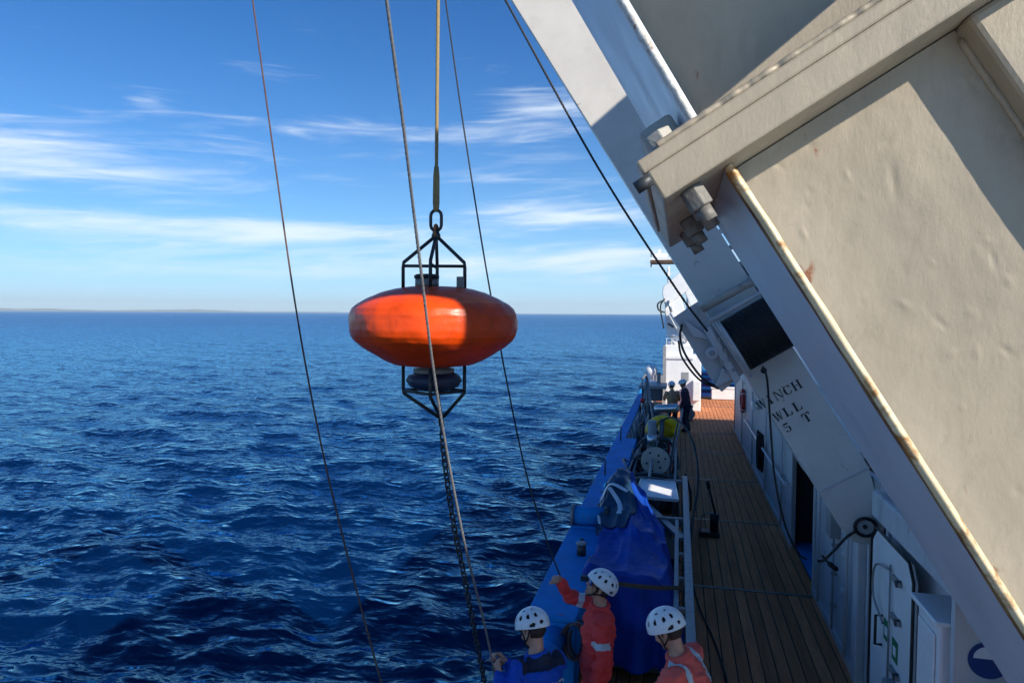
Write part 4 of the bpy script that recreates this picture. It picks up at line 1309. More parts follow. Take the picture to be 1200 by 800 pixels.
def person(head_at, psi, lean, side, yaw, pitch, hands, cloth, label, group=None, voxel=0.0075, bands=True, stance=0.12, boots=rubber, goggles=False,
           yoke=None, trousers=None, curl=(0.9, 0.9), hairy=True):
    Tz = Matrix.Rotation(psi, 3, 'Z')
    Rt = Tz @ Matrix.Rotation(-lean, 3, 'X') @ Matrix.Rotation(side, 3, 'Y')
    Rh = Rt @ Matrix.Rotation(yaw, 3, 'Z') @ Matrix.Rotation(pitch, 3, 'X')
    head_at = Vector(head_at)
    X_, Y_, Z_ = Rt.col[0], Rt.col[1], Rt.col[2]
    ph = Vector((0, 0, 0.96))
    hd_rel = ph + Rt @ Vector((0, 0.035, 0.72))
    hips_z = head_at.z - (hd_rel.z - 0.96)
    sc = 1.0
    pelvis = head_at - Rt @ Vector((0, 0.035, 0.72))
    base = Vector((pelvis.x, pelvis.y, 0))
    T = lambda x, y, z: pelvis + Rt @ Vector((x, y, z))
    H = lambda x, y, z: head_at + Rh @ Vector((x, y, z))
    G = lambda x, y, z: Vector((base.x, base.y, 0)) + Tz @ Vector((x, y, z))
    pr = thing('person', base, label, 'person', group)
    sh = {k: T(sx * 0.185, 0, 0.475) for k, sx in (('l', -1), ('r', 1))}
    arms = {}
    for k, sx in (('l', -1), ('r', 1)):
        tgt = hands.get(k)
        if tgt is None:
            tgt = sh[k] + Tz @ Vector((sx * 0.09, 0.08, -0.53))
        hint = Tz @ Vector((sx * 0.5, -0.6, -0.7))
        arms[k] = ik(sh[k], Vector(tgt), 0.295, 0.265, hint)
    zk = pelvis.z * 0.52
    hip = {k: T(sx * 0.095, 0, -0.02) for k, sx in (('l', -1), ('r', 1))}
    knee = {k: G(sx * stance, 0.06, zk) for k, sx in (('l', -1), ('r', 1))}
    ank = {k: G(sx * (stance + 0.02), -0.02, 0.10) for k, sx in (('l', -1), ('r', 1))}

    def figure(mb, g, body):
        prof = [(-0.12, 0.13, 0.10), (-0.05, 0.165, 0.125), (0.03, 0.168, 0.128), (0.14, 0.155, 0.118), (0.27, 0.172, 0.128), (0.38, 0.182, 0.126), (0.455, 0.165, 0.105), (0.51, 0.105, 0.08), (0.55, 0.066, 0.066)]
        if body:
            prof.append((0.60, 0.052, 0.056))
        loft(mb, [(T(0, 0.012 * (1 if z > 0.2 else 0), z), X_, Y_, rx + g, ry + g) for z, rx, ry in prof])
        for k in 'lr':
            e, w = arms[k]
            capsule(mb, sh[k], e, 0.062 + g, 0.046 + g)
            w_end = w if body else e + (w - e) * 0.965
            capsule(mb, e, w_end, 0.045 + g, (0.027 if body else 0.036) + g * 0.7)
            capsule(mb, hip[k], knee[k], 0.088 + g, 0.06 + g)
            capsule(mb, knee[k], ank[k], 0.058 + g, (0.038 if body else 0.055) + g)

    # the body: one continuous skin with head, neck and fingered hands
    b_ = MB()
    figure(b_, 0.0, True)
    capsule(b_, T(0, 0.01, 0.53), H(0, -0.02, -0.05), 0.056, 0.054)
    b_.ball(H(0, -0.012, 0.035), 1, 20, 14, (0.074, 0.094, 0.085), Rh)
    b_.ball(H(0, 0.020, -0.040), 1, 20, 14, (0.058, 0.068, 0.072), Rh)
    b_.ball(H(0, 0.062, -0.094), 0.027, 12, 8)
    capsule(b_, H(0, 0.088, 0.004), H(0, 0.106, -0.032), 0.009, 0.0135, 10)
    b_.ball(H(0, 0.074, 0.022), 1, 14, 8, (0.052, 0.018, 0.011), Rh)
    b_.ball(H(0, 0.084, -0.060), 1, 14, 8, (0.024, 0.011, 0.010), Rh)
    for sx in (-1, 1):
        b_.ball(H(sx * 0.076, -0.012, -0.012), 1, 12, 8, (0.011, 0.020, 0.033), Rh)
        b_.ball(H(sx * 0.040, 0.060, -0.030), 0.024, 12, 8)
    for k, sx in (('l', -1), ('r', 1)):
        e, w = arms[k]
        d = (w - e).normalized()
        inward = (Tz @ Vector((-sx, 0.25, 0))).normalized()
        pn = (inward - d * inward.dot(d)).normalized()
        sd = d.cross(pn) * (1 if k == 'l' else -1)
        if sd.dot(Tz @ Vector((0, 1, 0.5))) < 0:
            sd = -sd
        for q in (-0.026, -0.009, 0.009, 0.026):
            capsule(b_, w + sd * q * 0.6 + d * 0.005, w + sd * q + d * 0.085, 0.017, 0.013, 10)
        cl = curl[0] if k == 'l' else curl[1]
        for i, q in enumerate((0.030, 0.010, -0.010, -0.029)):
            p = w + d * (0.09 - 0.004 * abs(i - 1)) + sd * q
            ln = (0.92, 1.0, 0.95, 0.75)[i]
            ang = 0.0
            for sg, rr_ in ((0.044, 0.0092), (0.028, 0.0085), (0.022, 0.0078)):
                ang += cl
                v = d * math.cos(ang) + pn * math.sin(ang)
                p2 = p + v * sg * ln
                capsule(b_, p, p2, rr_, rr_ * 0.95, 8)
                p = p2
        p = w + d * 0.03 + sd * 0.028 + pn * 0.006
        for sg, v in ((0.042, d * 0.7 + sd * 0.62 + pn * 0.35), (0.032, d * 0.75 + sd * 0.1 + pn * (0.3 + 0.6 * cl)), (0.026, d * 0.6 - sd * 0.2 + pn * (0.4 + 0.8 * cl))):
            p2 = p + v.normalized() * sg
            capsule(b_, p, p2, 0.0115, 0.010, 8)
            p = p2
    def emit(name, me, m_, par=pr, shift=True):
        if shift:
            me.transform(Matrix.Translation(-base))
        o = bpy.data.objects.new(name, me)
        COL.objects.link(o)
        me.materials.clear()
        me.materials.append(m_)
        o.parent = par
        o['_b'] = tuple(base)
        return o

    body_o = emit('body', remeshed(b_, voxel * 0.8, 2), skin)
    # clothing over it, with folds
    c_ = MB()
    figure(c_, 0.017, False)
    me = remeshed(c_, voxel * 1.5, 5)
    me.update()
    bones = {'al': (sh['l'], arms['l'][0]), 'ar': (sh['r'], arms['r'][0]), 'fl': arms['l'], 'fr': arms['r'],
             'tl': (hip['l'], knee['l']), 'tr': (hip['r'], knee['r']), 'sl': (knee['l'], ank['l']), 'sr': (knee['r'], ank['r'])}

    def near(p):
        best, bk, bt_ = 9, None, 0
        for k, (a, b) in bones.items():
            ab = b - a
            t = max(0.0, min(1.0, (p - a).dot(ab) / ab.length_squared))
            d = (p - a - ab * t).length
            if d < best:
                best, bk, bt_ = d, k, t
        q = Rt.transposed() @ (p - pelvis)
        return bk, bt_, best, q

    nrm = [v.normal.copy() for v in me.vertices]
    for v, nn_ in zip(me.vertices, nrm):
        p = v.co
        q = Rt.transposed() @ (p - pelvis)
        w1 = mnoise.noise(Vector((p.x * 5 + psi, p.y * 5, p.z * 13)))
        w2 = mnoise.noise(Vector((p.x * 13, p.y * 13 + psi, p.z * 26)))
        crease = (1 - abs(w1)) ** 4
        w3 = (1 - abs(mnoise.noise(Vector((p.x * 9 + p.z * 5, p.y * 9 - p.z * 4, p.z * 15 + psi))))) ** 5
        v.co = p + nn_ * (0.015 * w1 + 0.010 * w2 - 0.012 * crease + 0.017 * w3)
    me.update()
    info = [near(f.center) for f in me.polygons]
    bands_f = []
    for f, (bk, t, dist, q) in zip(me.polygons, info):
        on = False
        if bands:
            if bk in ('al', 'ar') and 0.55 < t < 0.74 and dist < 0.11:
                on = True
            if bk in ('sl', 'sr') and 0.30 < t < 0.45:
                on = True
            if yoke == 'stripes' and q.z > 0.30 and 0.095 < abs(q.x) < 0.145 and bk in ('al', 'ar') and t < 0.05:
                on = True
        bands_f.append(on)

    def sub(name, sel, off, m_):
        vs_, fs_, mp = [], [], {}
        for f, on in zip(me.polygons, sel):
            if not on:
                continue
            ids = []
            for vi in f.vertices:
                if vi not in mp:
                    mp[vi] = len(vs_)
                    vv = me.vertices[vi]
                    vs_.append(vv.co + vv.normal * off)
                ids.append(mp[vi])
            fs_.append(ids)
        if fs_:
            return MB().add(vs_, fs_, True).build(name, m_, pr)

    for key in (('al',), ('ar',), ('sl',), ('sr',)):
        sel = [on and i_[0] in key and not (i_[0] in ('al', 'ar') and i_[1] < 0.1) for on, i_ in zip(bands_f, info)]
        if any(sel):
            sub('reflective_band', sel, 0.003, reflect)
        sel = [on and i_[0] in key and i_[0] in ('al', 'ar') and i_[1] < 0.1 for on, i_ in zip(bands_f, info)]
        if any(sel):
            sub('shoulder_stripe', sel, 0.003, reflect)
    if yoke == 'dark':
        sub('shoulder_yoke', [q.z > 0.455 and q.y < 0.0 and abs(q.x) < 0.19 for bk, t, d, q in info], 0.003, navy_cloth)
        sub('back_stripe', [0.352 < q.z < 0.366 and q.y < 0.0 and abs(q.x) < 0.16 for bk, t, d, q in info], 0.004, reflect)
    if trousers is not None:
        sub('trousers', [q.z < -0.02 and bk in ('tl', 'tr', 'sl', 'sr') for bk, t, d, q in info], 0.004, trousers)
    # collar
    cl_pts = [T(0.072 * math.cos(t), 0.012 + 0.075 * math.sin(t), 0.555 + 0.012 * math.cos(t)) for t in np.linspace(0, 2 * math.pi, 25)[:-1]]
    MB().tube(cl_pts, 0.021, 8, closed=True).build('collar', cloth, pr)
    for k in 'lr':
        e, w = arms[k]
        d = (w - e).normalized()
        MB().tube([w - d * 0.05, w - d * 0.012], 0.046, 14).build('cuff', cloth, pr)
    emit('coverall', me, cloth)
    for k in 'lr':
        bt_ = MB()
        f0 = ank[k]
        dirf = Tz @ Vector((0, 1, 0))
        fw = Vector((f0.x, f0.y, 0))
        capsule(bt_, fw + Vector((0, 0, 0.20)), fw + Vector((0, 0, 0.06)), 0.062, 0.055)
        capsule(bt_, fw + Vector((0, 0, 0.052)) - dirf * 0.03, fw + dirf * 0.16 + Vector((0, 0, 0.046)), 0.05, 0.044)
        emit('boot', remeshed(bt_, 0.012, 3), boots)
    # eyes
    for sx in (-1, 1):
        MB().ball(H(sx * 0.031, 0.078, 0.002), 0.0125, 12, 8).build('eye', eye_m, pr)
    if hairy:
        hb_ = MB()
        hb_.ball(H(0, -0.030, 0.010), 1, 20, 14, (0.080, 0.088, 0.085), Rh)
        hv = [Vector(p) + (Vector(p) - head_at).normalized() * 0.004 * mnoise.noise(Vector(p) * 60) for p in hb_.v]
        hb_.v = [tuple(p) for p in hv]
        hb_.build('hair', hair_m, pr)
    # vented helmet: shell with real openings over a dark liner
    RX, RY, RZ = 0.112, 0.140, 0.120
    ctr = (0, -0.012, 0.045)
    nu, nv_ = 96, 30
    vs_, fs_ = [], []

    def lowrim(a):           # elevation of the rim by bearing (0 = front)
        return R(-4) - R(17) * (0.5 - 0.5 * math.cos(a)) ** 1.4

    for j in range(nv_ + 1):
        for i in range(nu):
            a = 2 * math.pi * i / nu
            e0 = lowrim(a)
            e = e0 + (math.pi / 2 - e0) * j / nv_
            fl = 1.0 + 0.035 * max(0, 1 - j / 2.5)
            ridge = 1.0 + 0.012 * math.cos(6 * a) * math.cos(e)
            vs_.append(H(ctr[0] + RX * fl * ridge * math.cos(e) * math.sin(a), ctr[1] + RY * fl * ridge * math.cos(e) * math.cos(a), ctr[2] + RZ * math.sin(e)))
    vents = []
    for sgn in (-1, 1):
        vents += [(sgn * 28, 30, 6.5, 9), (sgn * 58, 30, 6.5, 10), (sgn * 88, 30, 6.5, 10), (sgn * 120, 30, 6.5, 10), (sgn * 150, 30, 6.5, 9),
                  (sgn * 128, -2, 11, 7), (sgn * 162, 2, 7, 6), (sgn * 42, 55, 9, 5), (sgn * 100, 57, 10, 5), (sgn * 150, 57, 10, 5)]

    vo, vsz = (psi * 57.0) % 17 - 8, 0.82 + ((psi * 31.0) % 1.0) * 0.2

    def in_vent(a, e):
        for va, ve, wa, we in vents:
            va, wa, we = va + vo, wa * vsz, we * vsz
            da = (a - va + 180) % 360 - 180
            u, w_ = da / wa, (e - ve) / we
            if abs(u) ** 2.6 + abs(w_) ** 2.6 < 1.0 and (u * 0.5 + w_ < 0.8):
                return True
        return False

    for j in range(nv_):
        for i in range(nu):
            a = 360 * (i + 0.5) / nu
            e0 = math.degrees(lowrim(R(a)))
            e = e0 + (90 - e0) * (j + 0.5) / nv_
            if in_vent(a, e):
                continue
            i2 = (i + 1) % nu
            fs_.append((j * nu + i, j * nu + i2, (j + 1) * nu + i2, (j + 1) * nu + i))
    ho = MB().add(vs_, fs_, True).build('helmet', helmet_m, pr)
    so_ = ho.modifiers.new('Solid', 'SOLIDIFY')
    so_.thickness = 0.007
    so_.offset = -1
    ln = MB()
    ln.ball(H(*ctr), 1, 32, 16, (RX - 0.018, RY - 0.018, RZ - 0.018), Rh)
    keep = [f for f in ln.f if max((Rh.transposed() @ (Vector(ln.v[i]) - head_at)).z for i in f) > 0.035]
    ln.f, ln.s = keep, [True] * len(keep)
    ln.build('liner', black, ho)
    for sx in (-1, 1):
        MB().tube(spline([H(sx * 0.104, 0.03, 0.03), H(sx * 0.088, 0.025, -0.03), H(sx * 0.062, 0.045, -0.085), H(0.0, 0.062, -0.122)], 6), 0.0065, 6).build('chin_strap', black, ho)
        MB().tube(spline([H(sx * 0.108, -0.06, 0.01), H(sx * 0.090, -0.015, -0.035), H(sx * 0.075, 0.03, -0.065)], 6), 0.0065, 6).build('rear_strap', black, ho)
    if goggles:
        gm = MB()
        for sx in (-1, 1):
            gm.ball(H(sx * 0.034, 0.088, 0.002), 1, 14, 8, (0.033, 0.014, 0.022), Rh)
        gm.build('goggles', lens_m, pr)
        MB().tube([H(0.082, 0.02, 0.004), H(0.062, 0.085, 0.006), H(-0.062, 0.085, 0.006), H(-0.082, 0.02, 0.004)], 0.004, 6).build('goggle_frame', black, pr)
    return pr


person(atY(702, 687, 6.10), R(97), R(-4), 0.0, R(4), R(26), {'r': atY(656, 681, 6.08)}, red_cloth,
       'person in red coverall and white helmet looking up, hauling on the dark line', goggles=True, curl=(0.35, 0.95))
person(atY(624, 738, 5.05), R(48), R(16), R(4), R(18), R(-12), {'l': atY(585, 790, 4.78), 'r': atY(594, 776, 4.95)}, blue_cloth,
       'person in blue jacket and white helmet gripping the grey guide rope', bands=False, yoke='dark', curl=(0.95, 0.8), trousers=navy_cloth)
h2 = atY(782, 739, 4.95)
person(h2, R(66), R(20), R(-3), R(6), R(-10), {'l': h2 + Vector((-0.18, -0.02, -0.72)), 'r': h2 + Vector((-0.10, 0.42, -0.70))}, coral_cloth,
       'person in faded red coverall and white helmet bending forward nearest the deck rail', yoke='stripes', curl=(0.6, 0.6))
person(atY(787, 452, 24.2), R(20), R(6), 0, R(10), R(-8), {'l': atY(778, 468, 24.6), 'r': atY(792, 468, 24.6)}, tan_cloth,
       'person in tan top and white helmet at the far end of the deck', voxel=0.012, bands=False, trousers=navy_cloth)
person(atY(800, 450, 24.0), R(75), R(10), 0, R(10), R(-10), {}, plum_cloth,
       'person in dark clothes and white helmet beside the one in tan', voxel=0.012, bands=False, trousers=navy_cloth)

# ------------------------------------------------------------------ tarpaulin, frame and gear on the deck
tp = thing('blue_tarpaulin', (-0.5, 9, 0), 'crumpled bright blue tarpaulin draped over gear beside the bulwark', 'tarpaulin')
keys = [(7.45, (-1.00, 1.13), (-0.52, 1.17), (-0.02, 1.00)), (8.4, (-1.02, 1.15), (-0.52, 1.24), (-0.05, 1.00)), (9.3, (-1.03, 1.18), (-0.60, 1.40), (-0.17, 1.10)),
        (9.9, (-1.02, 1.24), (-0.70, 1.62), (-0.36, 1.28)), (10.3, (-1.00, 1.26), (-0.76, 1.72), (-0.50, 1.40)), (10.6, (-0.97, 1.10), (-0.76, 1.45), (-0.55, 1.15)), (10.72, (-0.93, 0.5), (-0.75, 0.7), (-0.56, 0.5))]


def tarp_sec(y):
    for a, b in zip(keys[:-1], keys[1:]):
        if a[0] <= y <= b[0]:
            t = (y - a[0]) / (b[0] - a[0])
            t = t * t * (3 - 2 * t)
            return [tuple(p + (q - p) * t for p, q in zip(a[i], b[i])) for i in (1, 2, 3)]
    return list(keys[-1][1:])


def tarp_pt(u, y):
    (xl, zl), (xr, zr), (xR, zR) = tarp_sec(max(7.45, y))
    poly = [(xl - 0.02, 0.78), (xl, zl - 0.04), (xl + 0.05, zl), (xr - 0.12, zr - 0.05), (xr, zr), (xr + 0.12, zr - 0.06), (xR - 0.05, zR), (xR, zR - 0.05), (xR + 0.07, 0.55), (xR + 0.10, 0.22)]
    seg = [math.dist(a, b) for a, b in zip(poly[:-1], poly[1:])]
    d = u * sum(seg)
    for (a, b), s_ in zip(zip(poly[:-1], poly[1:]), seg):
        if d <= s_ + 1e-9:
            t = d / s_
            return a[0] + (b[0] - a[0]) * t, a[1] + (b[1] - a[1]) * t
        d -= s_
    return poly[-1]


def tarp_surf(u, y):
    x, z = tarp_pt(u, y)
    low = max(0.0, 1.0 - z)
    f1 = mnoise.noise(Vector((u * 5.5 + y * 0.9, y * 1.3, 3)))
    f2 = mnoise.noise(Vector((u * 13 - y * 1.6, y * 3.1, 7)))
    ang, rad = math.atan2(y - 10.75, x + 0.72), math.hypot(y - 10.75, (x + 0.72) * 1.5)
    cre = (1 - abs(mnoise.noise(Vector((ang * 3.6 + 0.25 * f1, rad * 0.45, 11))))) ** 5
    cr2 = (1 - abs(mnoise.noise(Vector((ang * 8.5 + 0.3 * f1, rad * 0.9, 31))))) ** 6
    k = 0.045 * f1 + 0.008 * f2 + 0.13 * cre * min(1, rad) + 0.06 * cr2 * min(1, rad) - 0.07
    return Vector((x + (0.05 * math.sin(y * 9 + u * 5) * low) + 0.4 * k * (1 if u > 0.5 else -1), y + 0.03 * f2, z + k * (1 - low * 0.6)))


NU, NV, NF = 110, 150, 34
vs_ = []
for j in range(NF + NV + 1):
    for i in range(NU + 1):
        u = i / NU
        if j < NF:                       # the front sheet hanging down
            t = 1 - j / NF
            x, z = tarp_pt(u, 7.45)
            zb = 0.16 + 0.05 * mnoise.noise(Vector((u * 6, 0, 0)))
            z2 = z + (zb - z) * t
            xm = -0.5
            x2 = x + (xm - x) * 0.06 * t
            y2 = 7.45 - 0.10 * t ** 0.6 - 0.075 * t * math.sin(u * 34 + 2 * math.sin(u * 9)) - 0.02 * mnoise.noise(Vector((u * 18, t * 3, 2)))
            vs_.append(Vector((x2, y2, max(z2, 0.1))))
        else:
            vs_.append(tarp_surf(u, 7.45 + (10.72 - 7.45) * (j - NF) / NV))
fs_ = [(j * (NU + 1) + i, j * (NU + 1) + i + 1, (j + 1) * (NU + 1) + i + 1, (j + 1) * (NU + 1) + i) for j in range(NF + NV) for i in range(NU)]
t_o = MB().add(vs_, fs_, True).build('sheet', tarp_m, tp)
so_ = t_o.modifiers.new('Solid', 'SOLIDIFY')
so_.thickness = 0.004
tv = vs_
MB().tube([tv[i] + Vector((0, -0.004, 0)) for i in range(0, NU + 1)], 0.008, 6).build('hem', tarp_m, tp)
MB().tube([tv[j * (NU + 1) + NU] + Vector((0.004, 0, 0)) for j in range(NF, NF + NV + 1)], 0.008, 6).build('hem', tarp_m, tp)
for j in range(NF + 6, NF + NV - 10, 16):
    p = tv[j * (NU + 1) + NU - 2]
    MB().tube([p + Vector((0.008, 0.018 * math.cos(t), 0.018 * math.sin(t))) for t in np.linspace(0, 2 * math.pi, 13)[:-1]], 0.005, 6, closed=True).build('eyelet', steel, tp)
    MB().tube(spline([p + Vector((0.01, 0, 0)), p + Vector((0.05, 0.03, -0.06)), Vector((0.12, p.y + 0.05, 0.30))], 5), 0.006, 6).build('lashing', rope_g, tp)
MB().box((-0.88, 7.6, 0.02), (-0.12, 9.4, 0.92)).build('covered_load', grey_dk, tp)

tc_ = thing('teal_cover_bag', (-0.95, 9.9, 1.2), 'dark teal cover with white straps lying over the tarpaulin by the bulwark', 'cover')
NB = 30
bagv = []
for j in range(NB + 1):
    for i in range(NB + 1):
        u, v = i / NB, j / NB
        uu = 0.10 + (0.26 + 0.10 * v) * u + 0.03 * math.sin(v * 5)
        yy = 8.75 + 1.5 * v + 0.05 * math.sin(u * 4)
        p = tarp_surf(uu, yy)
        edge = min(u, 1 - u, v, 1 - v)
        lift = 0.022 + 0.09 * min(1, edge * 4) * (0.4 + 0.6 * v) + 0.03 * mnoise.noise(Vector((u * 4, v * 6, 5))) * min(1, edge * 6)
        bagv.append(p + Vector((-0.5 * lift, 0, lift)))
fs_ = [(j * (NB + 1) + i, j * (NB + 1) + i + 1, (j + 1) * (NB + 1) + i + 1, (j + 1) * (NB + 1) + i) for j in range(NB) for i in range(NB)]
bo_ = MB().add(bagv, fs_, True).build('cover', tarp_d, tc_)
bo_.modifiers.new('Solid', 'SOLIDIFY').thickness = 0.01


def bag(u, v):
    return bagv[int(round(v * NB)) * (NB + 1) + int(round(u * NB))] + Vector((0, 0, 0.014))


for path in ([(0.15, .62), (.35, .60), (.6, .56), (.85, .54)], [(.55, .55), (.62, .42), (.70, .28), (.78, .14)], [(.10, .45), (.2, .3), (.3, .16), (.36, .06)]):
    P = [bag(*p) for p in path]
    P = spline(P, 6)
    b_ = MB()
    for a, b in zip(P[:-1], P[1:]):
        d = (b - a).normalized()
        sdv = d.cross(Vector((0, -0.35, 1))).normalized() * 0.032
        b_.add([a - sdv, a + sdv, b + sdv, b - sdv], [(0, 1, 2, 3)], True)
    b_.build('strap', sign_white, tc_)

sp_ = thing('cargo_strap', (-0.4, 7.3, 1.0), 'brown webbing strap stretched across the front of the blue tarpaulin', 'strap')
P = [Vector((-0.98, 7.29, 1.12)), Vector((-0.6, 7.26, 1.115)), Vector((-0.2, 7.27, 1.11)), Vector((0.13, 7.34, 1.115))]
P = spline(P, 6)
b_ = MB()
for a, b in zip(P[:-1], P[1:]):
    b_.hexa([a + Vector((0, 0, -0.024)), b + Vector((0, 0, -0.024)), b + Vector((0, 0.005, -0.024)), a + Vector((0, 0.005, -0.024)),
             a + Vector((0, 0, 0.024)), b + Vector((0, 0, 0.024)), b + Vector((0, 0.005, 0.024)), a + Vector((0, 0.005, 0.024))])
b_.build('webbing', strap_m, sp_)
MB().box((-0.99, 7.26, 1.08), (-0.92, 7.32, 1.16)).build('ratchet', dark_steel, sp_, bevel=0.006)

gf = thing('galvanised_frame', (0.1, 9, 0), 'galvanised steel launch frame of rails and posts along the walkway', 'frame')


def bar(a, b, w=0.07, h=None, name='rail', m_=None, par=None):
    a, b = Vector(a), Vector(b)
    d = (b - a).normalized()
    ref = Vector((0, 0, 1)) if abs(d.z) < 0.9 else Vector((0, 1, 0))
    sx = d.cross(ref).normalized()
    sz = sx.cross(d)
    h = h or w
    return MB().obox((a + b) / 2, sx, d, sz, w / 2, (b - a).length / 2, h / 2).build(name, m_ or galv, par or gf, bevel=0.006)


bar((0.15, 5.95, 1.12), (0.15, 12.3, 1.12), 0.085)
bar((0.02, 5.97, 1.06), (0.02, 9.9, 1.06), 0.05)
for y in (6.1, 6.9, 7.7, 8.5, 9.3):
    bar((0.046, y, 1.06), (0.106, y, 1.06), 0.05, name='rung')
for z in (0.68, 0.30):
    bar((0.15, 5.95, z), (0.15, 12.3, z), 0.055)
for y in (6.0, 7.55, 9.1, 10.65, 12.25):
    bar((0.15, y, 0.004), (0.15, y, 1.076), 0.07, name='post')
for y, z in ((9.95, 1.06), (12.25, 1.06), (11.2, 0.62)):
    bar((-0.88, y, z), (0.106, y, z), 0.065, name='cross_bar')
bar((-0.42, 10.7, 1.02), (0.10, 9.1, 1.06), 0.10, 0.05, name='brace')
bar((-0.86, 10.8, 0.004), (-0.86, 10.8, 1.02), 0.06, name='post')
bar((-0.86, 12.25, 0.004), (-0.86, 12.25, 1.02), 0.06, name='post')
bar((-0.86, 9.96, 0.9), (-0.86, 12.3, 0.9), 0.06)
wp = thing('white_tray', (-0.3, 11, 0.9), 'white flat tray on the frame behind the tarpaulin peak', 'tray')
MB().prism([(-0.62, 10.75, 1.11), (0.04, 10.75, 1.10), (-0.02, 11.75, 1.13), (-0.58, 11.75, 1.15)], (0, 0, 0.03)).build('tray', white_paint, wp, bevel=0.01)
MB().tube([(-0.62, 10.75, 1.15), (0.04, 10.75, 1.14), (-0.02, 11.75, 1.17), (-0.58, 11.75, 1.19)], 0.014, 8, closed=True).build('rolled_rim', white_paint, wp)
bx2 = thing('white_drum_motor', (-0.3, 9.9, 0.6), 'small white motor housing under the frame brace', 'motor')
MB().lathe([(0.10, 0), (0.13, 0.02), (0.13, 0.28), (0.10, 0.32), (0.05, 0.36)], (-0.52, 10.25, 0.80), n=24, axis=(1, -0.1, 0)).build('housing', white_paint, bx2)
MB().box((-0.5, 10.0, 0.2), (-0.2, 10.5, 0.70)).build('mount', grey_dk, bx2)
bk = thing('black_battery_crate', (-0.2, 9.4, 0), 'dark crate standing under the frame rail', 'crate')
MB().box((-0.30, 9.65, 0.02), (0.05, 10.55, 0.55)).build('crate_body', grey_dk, bk, bevel=0.02)
MB().box((-0.32, 9.63, 0.553), (0.07, 10.57, 0.60)).build('crate_lid', black, bk, bevel=0.015)

# sampler in a tubular cage
cg = thing('tubular_cage_sampler', (-0.45, 14, 0), 'tubular metal cage sampler with round drilled end plate and hoses', 'sampler')
for y in (12.6, 14.6, 16.6):
    MB().tube(spline([(-0.92, y, 0.05), (-0.95, y, 0.55), (-0.80, y, 0.98), (-0.45, y, 1.10), (-0.12, y, 0.98), (0.04, y, 0.55), (0.02, y, 0.05)], 8), 0.028, 10).build('hoop', galv, cg)
for x, z in ((-0.93, 0.3), (0.03, 0.3), (-0.80, 0.98), (-0.12, 0.98)):
    MB().tube([(x, 12.5, z), (x, 16.8, z)], 0.024, 10).build('rail', galv, cg)
for x0, x1, y0, y1, z0, z1 in ((-0.92, -0.80, 12.6, 14.6, 0.3, 0.98), (-0.8, -0.92, 14.6, 16.6, 0.98, 0.3), (-0.12, 0.03, 12.6, 14.6, 0.98, 0.3), (0.03, -0.12, 14.6, 16.6, 0.3, 0.98), (-0.8, -0.12, 12.6, 14.6, 0.98, 0.98), (-0.9, -0.3, 16.6, 18.4, 0.7, 1.2)):
    MB().tube([(x0, y0, z0), (x1, y1, z1)], 0.02, 8).build('brace', galv, cg)
dc = atY(768, 540, 13.2)
nrm_ = Vector((0.05, -0.93, 0.36)).normalized()
MB().lathe([(0.262, -0.03), (0.27, -0.025), (0.27, 0.0), (0.262, 0.004)], dc, n=48, axis=nrm_).build('end_plate', tan_plate, cg)
ex = nrm_.cross(Vector((0, 0, 1))).normalized()
ey = ex.cross(nrm_)
for a, rr_ in ((0.3, .17), (1.3, .20), (2.2, .15), (3.4, .19), (4.2, .12), (5.3, .18), (2.9, 0.06)):
    c = dc + ex * (rr_ * math.cos(a)) - ey * (rr_ * math.sin(a)) + nrm_ * 0.0045
    MB().cyl(c, c + nrm_ * 0.004, 0.022, n=14).build('port', black, cg)
MB().cyl(dc - nrm_ * 0.032, dc - nrm_ * 0.9, 0.20, n=28).build('pressure_housing', grey_dk, cg)
pc = atY(764, 512, 14.4)
MB().cyl(pc + Vector((0, 0, -0.25)), pc + Vector((0, 0, 0.35)), 0.09, n=20).build('bottle', grey_case, cg)
MB().cyl(pc + Vector((0, 0, -0.15)), pc + Vector((0, 0, 0.05)), 0.097, n=20).build('bottle_label', steel, cg)
for k in range(5):
    y = 12.9 + 0.75 * k
    MB().cyl((-0.45 + 0.1 * math.sin(k * 2.1), y, 0.25), (-0.4, y + 0.3, 0.62 + 0.06 * (k % 2)), 0.13, n=16).build('canister', (dark_steel, grey_dk, galv)[k % 3], cg)
rnd = random.Random(5)
for k in range(14):
    y = rnd.uniform(11.4, 17.2)
    x = rnd.uniform(-0.8, -0.15)
    z = rnd.uniform(0.35, 0.95)
    P = [Vector((x, y, z))]
    for q in range(4):
        P.append(P[-1] + Vector((rnd.uniform(-0.35, 0.35), rnd.uniform(0.15, 0.5), rnd.uniform(-0.3, 0.3))))
        P[-1].x = max(-0.88, min(-0.02, P[-1].x))
        P[-1].z = max(0.05, min(1.15, P[-1].z))
    MB().tube(spline(P, 7), rnd.choice((0.011, 0.016, 0.02)), 7).build('cable', rnd.choice((rubber, rubber, rope_k, rope_g)), cg)
for k in range(9):
    y = 11.3 + 0.66 * k
    x = rnd.uniform(-0.78, -0.3)
    MB().box((x, y, 0.02), (x + rnd.uniform(0.2, 0.4), y + rnd.uniform(0.25, 0.5), rnd.uniform(0.3, 0.8))).build('instrument_box', rnd.choice((grey_dk, black, dark_steel)), cg, bevel=0.02)
